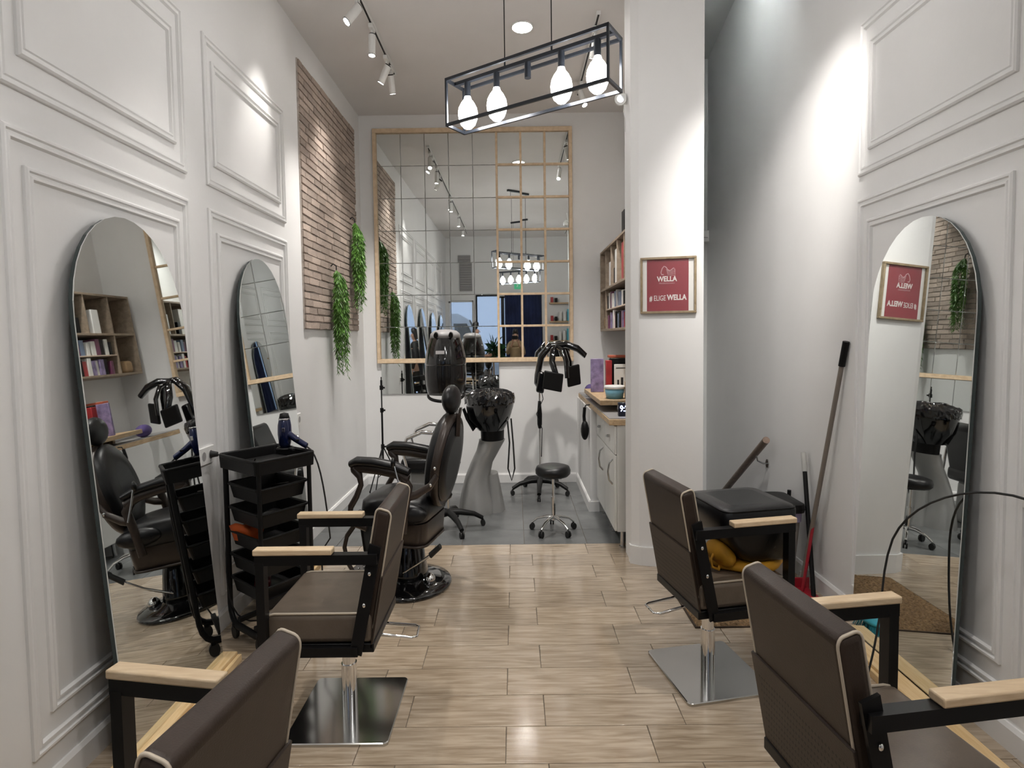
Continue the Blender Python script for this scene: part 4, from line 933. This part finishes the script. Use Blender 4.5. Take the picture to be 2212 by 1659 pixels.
cc = thing('security_camera', 'small white security camera with antenna high on the pillar side', 'camera', (0.745, 4.93, 3.02))
part('mount_disc', MB().cyl((0, 0, 0), (-0.018, 0, 0), 0.036, n=20), white_pl, cc)
part('mount_arm', MB().tube([(-0.015, 0, 0), (-0.035, -0.01, 0.0), (-0.04, -0.025, 0.0)], 0.012, 8), white_pl, cc)
part('camera_body', MB().cyl((-0.038, 0.0, -0.004), (-0.046, -0.065, -0.016), 0.036, 0.038, 20), white_pl, cc)
part('lens_face', MB().cyl((-0.046, -0.065, -0.016), (-0.0465, -0.069, -0.0168), 0.024, n=20), blk_gloss, cc)
part('antenna', MB().cyl((-0.020, -0.01, 0.03), (-0.034, -0.01, 0.125), 0.005, n=8), white_pl, cc)
part('cable', MB().tube([(-0.01, 0.02, -0.03), (-0.014, 0.02, -0.07), (-0.004, 0.03, -0.11), (-0.004, 0.03, -0.2)], 0.003, 6), white_pl, cc)
sw = thing('light_switch', 'white light switch on the stair side of the pillar', 'switch', (1.17, 4.72, 1.15))
part('plate', MB().box((0.006, 0, 0), (0.012, 0.085, 0.085), bev=0.003), white_pl, sw)
part('rocker', MB().box((0.015, 0, 0), (0.006, 0.06, 0.06), bev=0.003), white_pl, sw)

# ================================================================== HANGING PLANTS
def plant(y, z0, z1, seed, label):
    t = thing('hanging_plant', label, 'plant', (XL + 0.030, y, z0), 'trailing plants hung on the brick panel')
    g = random.Random(seed); L = z0 - z1
    part('hook', MB().tube([(0, 0, 0.03), (0.02, 0, 0.05), (0.045, 0, 0.03), (0.045, 0, 0.0)], 0.005, 6), blk_metal, t)
    stems = MB(); lv = MB()
    for k in range(46):
        a = g.uniform(0, 2 * PI); r0 = g.uniform(0.02, 0.07); l = L * g.uniform(0.55, 1.0); drift = g.uniform(-0.02, 0.05)
        ex, ey = 0.055 + 0.045 * math.cos(a), 0.085 * math.sin(a)
        pts = [(0.045, 0, 0.0), (0.05 + ex * 0.5, ey * 0.8, -0.05 - 0.05 * g.random()), (0.02 + ex, ey, -0.2 * l - 0.05), (0.02 + ex * 0.95, ey * 0.95 + drift * 0.5, -0.6 * l), (0.025 + ex * 0.8, ey * 0.6 + drift, -l)]
        P = bez(pts[0], pts[1], pts[1], pts[2], 4)[:-1] + bez(pts[2], pts[3], pts[3], pts[4], 10)
        stems.tube(P, 0.0016, 3)
        for i in range(len(P) - 1):
            for q in range(5):
                u = g.random(); p = Vector(P[i]).lerp(Vector(P[i + 1]), u)
                b = g.uniform(0, 2 * PI); ln = g.uniform(0.035, 0.065)
                d = Vector((math.cos(b) * 0.55, math.sin(b) * 0.75, -0.75)).normalized(); w = d.cross(Vector((g.uniform(-1, 1), g.uniform(-1, 1), 0.3))).normalized() * 0.0035
                if p.x + d.x * ln < 0.004: d.x = abs(d.x)
                lv.add([p - w * 0.4, p + d * ln * 0.5 - w, p + d * ln, p + d * ln * 0.5 + w], [(0, 1, 2, 3)])
    part('stems', stems, leaf_m, t); f = part('foliage', lv, leaf_m, t); f['kind'] = 'stuff'
plant(6.10, 2.05, 1.17, 1, 'lower trailing green plant hanging past the bottom of the brick panel')
plant(6.86, 2.55, 1.72, 2, 'higher trailing green plant hanging by the corner of the brick panel')

# ================================================================== RIGHT SIDE: STAIR RAIL, CLEANING THINGS, MAT
hr = thing('stair_handrail', 'round dark wooden handrail sloping down the stairs behind the pillar', 'handrail', (1.66, 4.88, 0.78))
part('rail', MB().cyl((0, 0, 0), (0, 1.75, -0.98), 0.024, n=16), rail_m, hr)
for k, y in enumerate((0.20, 1.35)):
    z = -0.56 * y
    bk_ = part('rail_bracket', MB().tube([(0, y, z - 0.015), (0.01, y, z - 0.06), (0.05, y, z - 0.08), (0.076, y, z - 0.08)], 0.006, 8), steel_m, hr)
    part('bracket_rose', MB().cyl((0.074, y, z - 0.08), (0.080, y, z - 0.08), 0.03, n=18), steel_m, bk_)
sc_ = thing('stair_curtain', 'narrow dark patterned curtain hanging on the far stair wall', 'curtain', (1.46, 6.70, 2.46))
rg = random.Random(4)
cl = []
for z in (0.0, 0.5, 1.0, 1.35, 1.47):
    cl.append([(-0.24 + 0.46 * k / 24, -0.02 + 0.014 * math.sin(k * 1.5) , z) for k in range(25)] + [(-0.24 + 0.46 * k / 24, 0.012, z) for k in range(24, -1, -1)])
part('cloth', MB().loft(cl), mat('dark_plaid_cloth', (0.016, 0.014, 0.02), 0.8, var=0.7, scale=25), sc_)
part('curtain_rod', MB().cyl((-0.28, -0.01, 1.485), (0.27, -0.01, 1.485), 0.008, n=8), blk_metal, sc_)
ab = thing('alarm_box', 'white alarm box on far stair wall under the dark curtain', 'alarm box', (1.50, 6.72, 2.36))
part('case', MB().box((0.05, -0.03, 0), (0.40, 0.06, 0.10), bev=0.006), white_pl, ab)
part('seam', MB().box((0.05, -0.0605, -0.012), (0.36, 0.002, 0.006)), greym, ab)

rgx0, rgx1, rgy0, rgy1 = 0.895, 1.395, 3.66, 4.57
rt_ = thing('door_mat', 'brown bristly door mat with dark edge on the plank floor', 'mat', ((rgx0 + rgx1) / 2, (rgy0 + rgy1) / 2, 0.0))
part('mat_base', MB().box((0, 0, 0.003), (rgx1 - rgx0, rgy1 - rgy0, 0.006)), rug_edge, rt_)
pm = MB(); nx, ny = 60, 70; w_, h_ = rgx1 - rgx0 - 0.02, rgy1 - rgy0 - 0.02
vs = [(-w_ / 2 + w_ * a / nx, -h_ / 2 + h_ * b / ny, 0.006 + (0.0 if a in (0, nx) or b in (0, ny) else rg.uniform(0.003, 0.011))) for b in range(ny + 1) for a in range(nx + 1)]
pm.add(vs, [(b * (nx + 1) + a, b * (nx + 1) + a + 1, (b + 1) * (nx + 1) + a + 1, (b + 1) * (nx + 1) + a) for b in range(ny) for a in range(nx)])
part('bristle_pile', pm, rug_m, rt_)['kind'] = 'stuff'

bn = thing('waste_bin', 'grey waste bin with black lid between the mat and the right wall', 'bin', (1.53, 4.38, 0))
part('bin_body', MB().loft([[(x, y, z) for x, y in rrect(w, d, 0.04, 3)] for w, d, z in ((0.18, 0.26, 0.0), (0.235, 0.34, 0.44))]), bin_m, bn)
part('bag_rim', MB().loft([[(x, y, z) for x, y in rrect(w, d, 0.04, 3)] for w, d, z in ((0.240, 0.345, 0.395), (0.246, 0.35, 0.452))]), mat('lilac_bag', (0.36, 0.32, 0.50), 0.4), bn)
part('lid', MB().loft([[(x, y, z) for x, y in rrect(w, d, 0.05, 4)] for w, d, z in ((0.262, 0.39, 0.452), (0.272, 0.40, 0.475), (0.262, 0.39, 0.500), (0.18, 0.30, 0.508))], smooth=False), blk_plastic, bn)

def broom(name, p0, p1, r, m, label, cat, grip=None, top=None, head=None):
    t = thing(name, label, cat, p0, 'cleaning poles leaning on the right wall')
    d = Vector(p1) - Vector(p0)
    part('pole', MB().cyl((0, 0, 0), d, r, n=12), m, t)
    if grip: part('grip', MB().cyl(d * (1 - grip[0]), d * 1.005, r * 1.35, n=12), grip[1], t)
    if top: part('pole_top', MB().cyl(d * (1 - top[0]), d * 1.01, r * 1.15, n=12), top[1], t)
    if head: head(t)
    return t
def mop_head(t):
    part('mop_socket', MB().cyl((0, 0, 0.0), (0.0, -0.01, 0.10), 0.02, 0.014, 12), bin_m, t)
broom('long_pole', (1.655, 4.245, 0.0), (1.722, 3.86, 1.43), 0.013, pole_g, 'long taupe pole with black grip leaning on the right wall', 'pole', grip=(0.085, blk_plastic), head=mop_head)
broom('mop_pole', (1.655, 4.06, 0.0), (1.705, 4.36, 0.77), 0.013, blk_plastic, 'black mop pole with clear tip leaning on the right wall', 'pole', top=(0.13, mat('clear_grey_tip', (0.45, 0.45, 0.43), 0.3)))
def dustpan(t):
    part('dustpan', MB().box((-0.01, -0.02, 0.012), (0.15, 0.17, 0.012), rot=(0.06, 0, 0.1), bev=0.004).box((-0.01, 0.06, 0.045), (0.15, 0.012, 0.07), bev=0.004), red_m, t)
broom('dustpan_stick', (1.615, 4.13, 0.0), (1.700, 4.14, 0.545), 0.009, red_m, 'red dustpan with upright red stick by the right wall', 'dustpan', grip=(0.07, blk_plastic), head=dustpan)
broom('red_broom', (1.705, 4.63, 0.0), (1.712, 4.60, 0.50), 0.009, red_m, 'red broom stick behind the grey bin', 'broom', grip=(0.09, blk_plastic))
bb = thing('scrub_brush', 'turquoise scrubbing brush on the floor in front of the mat', 'brush', (1.465, 3.64, 0.0))
part('brush_back', MB().sphere((0, 0, 0.055), (0.05, 0.10, 0.02), 14, 8), teal_m, bb)
br = MB()
for k in range(120):
    x, y = rg.uniform(-0.04, 0.04), rg.uniform(-0.085, 0.085); br.cyl((x, y, 0.045), (x * 1.3, y * 1.15, 0.0), 0.0018, n=3, caps=False)
part('bristles', br, teal_m, bb)['kind'] = 'stuff'

# booster seat and yellow bag on the chair by the pillar
CY = math.radians(11)
yb = thing('yellow_bag', 'yellow orange fabric bag squashed under the black booster seat', 'bag', (0.985, 3.21, 0.4905))
part('bag_body', MB().loft([[(q * 0.235 * math.cos(2 * PI * k / 24) * (1 + 0.05 * math.sin(5 * k)), q * 0.225 * math.sin(2 * PI * k / 24) * (1 + 0.04 * math.cos(4 * k)), z) for k in range(24)] for q, z in ((0.86, 0.0), (0.96, 0.012), (0.95, 0.028), (0.85, 0.042), (0.5, 0.044))]).sphere((-0.165, -0.05, 0.055), (0.06, 0.13, 0.05), 14, 9).sq(CY), yellow_m, yb)
part('bag_strap', MB().tube([(-0.21, -0.06, 0.06), (-0.25, -0.10, 0.05), (-0.255, -0.12, 0.02), (-0.22, -0.13, 0.012), (-0.20, -0.10, 0.015)], 0.007, 6).sq(CY), yellow_m, yb)
part('bag_flap', MB().sphere((0.235, 0.02, 0.07), (0.02, 0.07, 0.05), 12, 8).sq(CY), yellow_m, yb)
bo_ = thing('booster_seat', 'black padded booster seat lying on the salon chair by the pillar', 'booster seat', (0.985, 3.20, 0.535))
sec = []
for w, d, r, z, ox in ((0.27, 0.34, 0.05, 0.0, 0.06), (0.33, 0.38, 0.06, 0.015, 0.05), (0.42, 0.41, 0.06, 0.10, 0.015), (0.455, 0.42, 0.06, 0.16, -0.005), (0.455, 0.42, 0.05, 0.217, -0.01), (0.43, 0.40, 0.05, 0.232, -0.01), (0.30, 0.28, 0.05, 0.239, -0.01)):
    sec.append([(x + ox, y, z) for x, y in rrect(w, d, r, 4)])
part('cushion', MB().loft(sec).sq(CY), blk_leather, bo_)
part('seam_piping', MB().tube([(x - 0.01, y, 0.225) for x, y in rrect(0.447, 0.412, 0.05, 4)], 0.004, 6, closed=True).sq(CY), blk_plastic, bo_)

# cable on the right wall
socket(XR, 2.42, 0.92, -1, 'double white wall socket between the right hand mirrors')
cb_ = thing('wall_cable', 'black cable hanging from the right wall down to the floor', 'cable', (1.70, 2.42, 0.92))
part('plug_body', MB().cyl((0.0, 0, 0), (0.025, 0, 0), 0.016, n=12), black_rub, cb_)
part('cord', MB().tube(bez((0.0, 0, 0), (-0.03, 0.25, 0.02), (-0.13, 0.50, -0.10), (-0.17, 0.555, -0.28), 10)[:-1] + bez((-0.17, 0.555, -0.28), (-0.20, 0.59, -0.42), (-0.20, 0.56, -0.56), (-0.22, 0.56, -0.64), 6)[:-1] + bez((-0.22, 0.56, -0.64), (-0.24, 0.55, -0.76), (-0.27, 0.54, -0.84), (-0.31, 0.50, -0.914), 8), 0.0045, 6), black_rub, cb_)

# ================================================================== FRONT OF THE SHOP (seen in the mirrors)
cu = thing('shop_curtain', 'long navy curtain hanging in the shop window', 'curtain', (0.20, YF + 0.07, 0.02))
part('curtain_cloth', MB().loft([[(-0.40 + 0.80 * k / 60, -0.022 + 0.022 * math.sin(k * 1.05), z) for k in range(61)] + [(-0.40 + 0.80 * k / 60, -0.012 + 0.022 * math.sin(k * 1.05), z) for k in range(60, -1, -1)] for z in (0.0, 1.2, 2.42)]), navy_m, cu)
part('curtain_rail', MB().cyl((-0.46, 0, 2.44), (0.46, 0, 2.44), 0.012, n=8), blk_metal, cu)
pt = thing('potted_dracaena', 'green spiky potted plant beside the shop door', 'plant', (-0.45, YF + 0.42, 0))
part('pot', MB().lathe([(0.13, 0), (0.17, 0.32), (0.155, 0.32), (0.14, 0.28), (0.0001, 0.28)], 24).sq(), blk_plastic, pt)
part('stem', MB().tube([(0, 0, 0.28), (0.02, 0.01, 0.8), (0, 0, 1.25)], 0.022, 8).sq(), kraft_m, pt)
lf_ = MB()
for k in range(70):
    a = rg.uniform(0, 2 * PI); ln = rg.uniform(0.35, 0.6); el = rg.uniform(-0.2, 1.3); z0 = rg.uniform(1.0, 1.3)
    d = Vector((math.cos(a) * math.cos(el), math.sin(a) * math.cos(el) * 0.6, math.sin(el))); w = d.cross(Vector((0, 0, 1))).normalized() * 0.02
    p = Vector((0, 0, z0)); m1 = p + d * ln * 0.5; e = p + d * ln + Vector((0, 0, -0.12))
    lf_.add([p - w * 0.4, m1 - w, e, m1 + w, p + w * 0.4], [(0, 1, 2, 3, 4)])
part('leaves', lf_.sq(), leaf_d, pt)['kind'] = 'stuff'
for k, z in enumerate((1.42, 1.84, 2.25)):
    t = tag(link('product_shelf', sbox(MB(), -0.25, 0.25, 0, 0.16, -0.03, 0, 0.002).mesh('product_shelf', oak_m), None, (1.02, YF, z)), ('lowest oak product shelf on the front wall', 'middle oak product shelf on the front wall', 'highest oak product shelf on the front wall')[k], 'shelf', 'oak shelves on the front wall')
    for j in range(5 if k < 2 else 2):
        c = (pal[5], blk_plastic, paper_m, white_pl, teal_m)[j]; nm = ('red', 'black', 'white paper', 'glossy white', 'turquoise')[j]
        solo('product_pack', sbox(MB(), -0.03, 0.03, -0.04, 0.04, 0, (0.12, 0.10, 0.20, 0.22, 0.26)[j], 0.002), c, (0.83 + 0.092 * j, YF + 0.085, z + 0.0005), '%s product pack on the %s shelf of the front wall' % (nm, ('lowest', 'middle', 'highest')[k]), 'box', 'products on the front wall shelves')
ag = thing('air_grille', 'grey louvred air grille above the shop window', 'air grille', (-1.08, YF, 2.50))
part('grille_frame', sbox(MB(), -0.14, 0.14, 0, 0.03, 0, 0.78, 0.003), greym, ag)
for k in range(14): part('grille_slat', MB().box((0, 0.036, 0.045 + 0.053 * k), (0.25, 0.02, 0.012), rot=(0.5, 0, 0)), greym, ag)
ex = thing('exit_sign', 'small green emergency exit sign above the shop door', 'sign', (0.10, YF, 2.58))
part('sign_plate', sbox(MB(), -0.09, 0.09, 0, 0.02, 0, 0.13, 0.002), exit_m, ex)
part('running_mark', MB().sphere((-0.02, 0.022, 0.10), (0.012, 0.003, 0.014), 8, 6).bar((-0.03, 0.022, 0.04), (-0.01, 0.022, 0.085), 0.004, 0.02).bar((0.02, 0.022, 0.03), (0.02, 0.022, 0.11), 0.004, 0.03), paper_m, ex)

# street outside
solo('street_pavement', MB().box((0, 0, -0.05), (14, 8, 0.1)), street_m, (0, YF - 0.13 - 4.0, -0.02), 'dark asphalt street outside the shop', 'street')['kind'] = 'structure'
vn = thing('parked_van', 'white van parked in the street outside the shop window', 'van', (-1.9, YF - 3.2, -0.02))
prof = [(-2.2, 0.35), (2.0, 0.35), (2.2, 0.7), (2.05, 1.0), (1.45, 1.15), (0.95, 1.95), (0.6, 2.1), (-2.2, 2.1)]
vb = part('van_body', MB().prism(prof, -0.9, 0.9, 'y').sq(), van_m, vn)
part('side_window', MB().prism([(0.45, 1.2), (1.3, 1.2), (0.9, 1.85), (0.45, 1.85)], 0.895, 0.91, 'y').sq(), blk_gloss, vb)
part('windscreen', MB().prism([(1.46, 1.18), (1.50, 1.18), (1.02, 1.94), (0.98, 1.94)], -0.8, 0.8, 'y').sq(), blk_gloss, vb)
for x in (-1.4, 1.4):
    for y in (-0.8, 0.8): part('wheel', MB().cyl((x, y - 0.12, 0.33), (x, y + 0.12, 0.33), 0.33, n=20).sq(), black_rub, vn)

# ------------------------------------------------------------------ people (seen in the mirrors only)
def skin_mesh(name, joints, edges, m, sub=2, squeeze=True):
    me = bpy.data.meshes.new('tmp'); me.from_pydata([j[0] for j in joints], edges, [])
    bm = bmesh.new(); bm.from_mesh(me); L = bm.verts.layers.skin.verify(); bm.verts.ensure_lookup_table()
    for v, j in zip(bm.verts, joints):
        r = j[1]; v[L].radius = r if isinstance(r, tuple) else (r, r)
    bm.verts[0][L].use_root = True
    bm.to_mesh(me); bm.free()
    o = bpy.data.objects.new('tmp', me); COL.objects.link(o)
    o.modifiers.new('s', 'SKIN').use_smooth_shade = True; o.modifiers.new('d', 'SUBSURF').levels = sub
    dg = bpy.context.evaluated_depsgraph_get(); r = bpy.data.meshes.new_from_object(o.evaluated_get(dg)); r.name = name
    for v in r.vertices: v.co = Vector((v.co.x * (SQ if squeeze else 1), v.co.y, v.co.z))
    r.materials.clear(); r.materials.append(m)
    for p in r.polygons: p.use_smooth = True; p.material_index = 0
    bpy.data.objects.remove(o); bpy.data.meshes.remove(me)
    return r
def person(loc, label, h, yaw, armpts, clothes, trousers, hairlen, extra=None):
    """one continuous body; local +Y is the way the person faces; armpts = elbow, wrist, hand tip for each side"""
    t = thing('person', label, 'person', loc)
    k = h / 1.70; c, s_ = math.cos(yaw), math.sin(yaw)
    def T(p): return (p[0] * k * c - p[1] * k * s_, p[0] * k * s_ + p[1] * k * c, p[2] * k)
    J = [((0, 0, 0.95), (0.16, 0.12)), ((0, 0, 1.15), (0.145, 0.105)), ((0, 0.0, 1.33), (0.165, 0.105)), ((0, -0.005, 1.43), (0.09, 0.07)), ((0, 0.0, 1.49), 0.05), ((0, 0.015, 1.56), (0.065, 0.078)), ((0, 0.01, 1.64), (0.068, 0.085))]
    Eg = [(0, 1), (1, 2), (2, 3), (3, 4), (4, 5), (5, 6)]
    for sd in (-1, 1):
        b = len(J)
        J += [((sd * 0.095, 0, 0.86), 0.085), ((sd * 0.10, 0.015, 0.49), 0.058), ((sd * 0.105, -0.01, 0.10), 0.040), ((sd * 0.11, 0.03, 0.04), 0.042), ((sd * 0.12, 0.15, 0.035), 0.035)]
        Eg += [(0, b), (b, b + 1), (b + 1, b + 2), (b + 2, b + 3), (b + 3, b + 4)]
        b = len(J); el, wr, hd_ = armpts[0 if sd < 0 else 1]
        J += [((sd * 0.175, -0.01, 1.385), 0.058), (el, 0.045), (wr, 0.029), (hd_, (0.034, 0.016))]
        Eg += [(3, b), (b, b + 1), (b + 1, b + 2), (b + 2, b + 3)]
        # five fingers from the palm
        dv = (Vector(hd_) - Vector(wr)).normalized(); sv = dv.cross(Vector((0, 1, 0.3))).normalized()
        for f, (off, ln) in enumerate(((-0.024, 0.05), (-0.010, 0.075), (0.003, 0.082), (0.015, 0.076), (0.026, 0.06))):
            base = Vector(hd_) + sv * off - dv * (0.03 if f == 0 else 0.0); q = len(J)
            sp = sv * (-0.03 if f == 0 else off * 0.3)
            J += [(tuple(base + dv * 0.015), 0.0085), (tuple(base + dv * ln * 0.6 + sp * 0.6 + Vector((0, 0.006, 0))), 0.008), (tuple(base + dv * ln + sp + Vector((0, 0.022, 0))), 0.007)]
            Eg += [(b + 3, q), (q, q + 1), (q + 1, q + 2)]
    body = skin_mesh('body', [(T(p), tuple(x * k for x in r) if isinstance(r, tuple) else r * k) for p, r in J], Eg, skin_m)
    link('body', body, t)
    def cloth(name, idx_pts, eg, m): link(name, skin_mesh(name, [(T(p), tuple(x * k for x in r) if isinstance(r, tuple) else r * k) for p, r in idx_pts], eg, m), t)
    up_ = [((0, 0, 0.88), (0.205, 0.15)), ((0, 0, 1.0), (0.19, 0.14)), ((0, 0, 1.18), (0.175, 0.13)), ((0, 0, 1.34), (0.195, 0.13)), ((0, -0.005, 1.44), (0.11, 0.09))]
    eg = [(0, 1), (1, 2), (2, 3), (3, 4)]
    for sd in (-1, 1):
        b = len(up_); el, wr, hd_ = armpts[0 if sd < 0 else 1]
        up_ += [((sd * 0.185, -0.01, 1.39), 0.075), (el, 0.062), (tuple(Vector(el).lerp(Vector(wr), 0.88)), 0.045)]
        eg += [(4, b), (b, b + 1), (b + 1, b + 2)]
    cloth('jacket', up_, eg, clothes)
    tr = [((0, 0, 0.93), (0.175, 0.135))]; eg = []
    for sd in (-1, 1):
        b = len(tr); tr += [((sd * 0.10, 0, 0.80), 0.10), ((sd * 0.10, 0.015, 0.49), 0.075), ((sd * 0.105, -0.005, 0.12), 0.062)]; eg += [(0, b), (b, b + 1), (b + 1, b + 2)]
    cloth('trousers', tr, eg, trousers)
    for sd in (-1, 1):
        part('shoe', MB().xf(Matrix()).loft([[T((sd * 0.11 + 0.045 * math.cos(a) * q, 0.06 + 0.13 * math.sin(a) * q, z)) for a in [2 * PI * i / 16 for i in range(16)]] for q, z in ((1.0, 0.0), (1.05, 0.03), (0.8, 0.075), (0.4, 0.09))]).sq(), black_rub, t)
    # hair, face
    hr_ = MB()
    rings = []
    for q, z, oy in ((1.0, 1.60 - hairlen, -0.035), (1.04, 1.60, -0.025), (1.02, 1.66, -0.02), (0.85, 1.715, -0.01), (0.4, 1.742, -0.005)):
        rings.append([T((0.083 * q * math.cos(a), oy + 0.100 * q * math.sin(a) * (1.0 if math.sin(a) < 0 else 0.72 if z > 1.65 else 0.25), z)) for a in [2 * PI * i / 20 for i in range(20)]])
    part('hair', hr_.loft(rings).sq(), hair_m, t)
    part('nose', MB().sphere(T((0, 0.103, 1.575)), (0.012, 0.018, 0.018), 8, 6).sq(), skin_m, t)
    for sd in (-1, 1):
        part('eye', MB().sphere(T((sd * 0.028, 0.090, 1.605)), (0.010, 0.008, 0.006), 8, 6).sq(), blk_gloss, t)
        part('ear', MB().sphere(T((sd * 0.075, 0.0, 1.585)), (0.012, 0.02, 0.03), 8, 6).sq(), skin_m, t)
    part('mouth', MB().sphere(T((0, 0.090, 1.525)), (0.022, 0.010, 0.005), 8, 6).sq(), mat('lips', (0.40, 0.15, 0.13), 0.4), t)
    return t
person((-0.80, -0.45, 0.0), 'person with dark hair in a black jacket standing sideways by the mirrors', 1.76, -PI / 2, (((-0.26, -0.02, 1.13), (-0.22, 0.10, 0.92), (-0.21, 0.13, 0.84)), ((0.27, 0.03, 1.14), (0.20, 0.24, 1.08), (0.18, 0.32, 1.10))), jack_m, jack_m, 0.10)
person((0.01, -0.52, 0.0), 'person in a tan coat holding up a phone to take the picture', 1.62, 0.0, (((-0.24, 0.12, 1.20), (-0.10, 0.36, 1.40), (-0.075, 0.44, 1.47)), ((0.24, 0.12, 1.20), (0.10, 0.36, 1.40), (0.075, 0.44, 1.47))), coat_m, navy_m, 0.16)
ph_ = thing('mobile_phone', 'black mobile phone held up by the person in the tan coat', 'phone', (0.0, -0.028, 1.475))
part('phone_case', MB().box((0, 0, 0), (0.155, 0.010, 0.075), bev=0.003).sq(), blk_plastic, ph_)
part('phone_screen', MB().box((0, -0.0056, 0), (0.145, 0.001, 0.068)).sq(), blk_gloss, ph_)
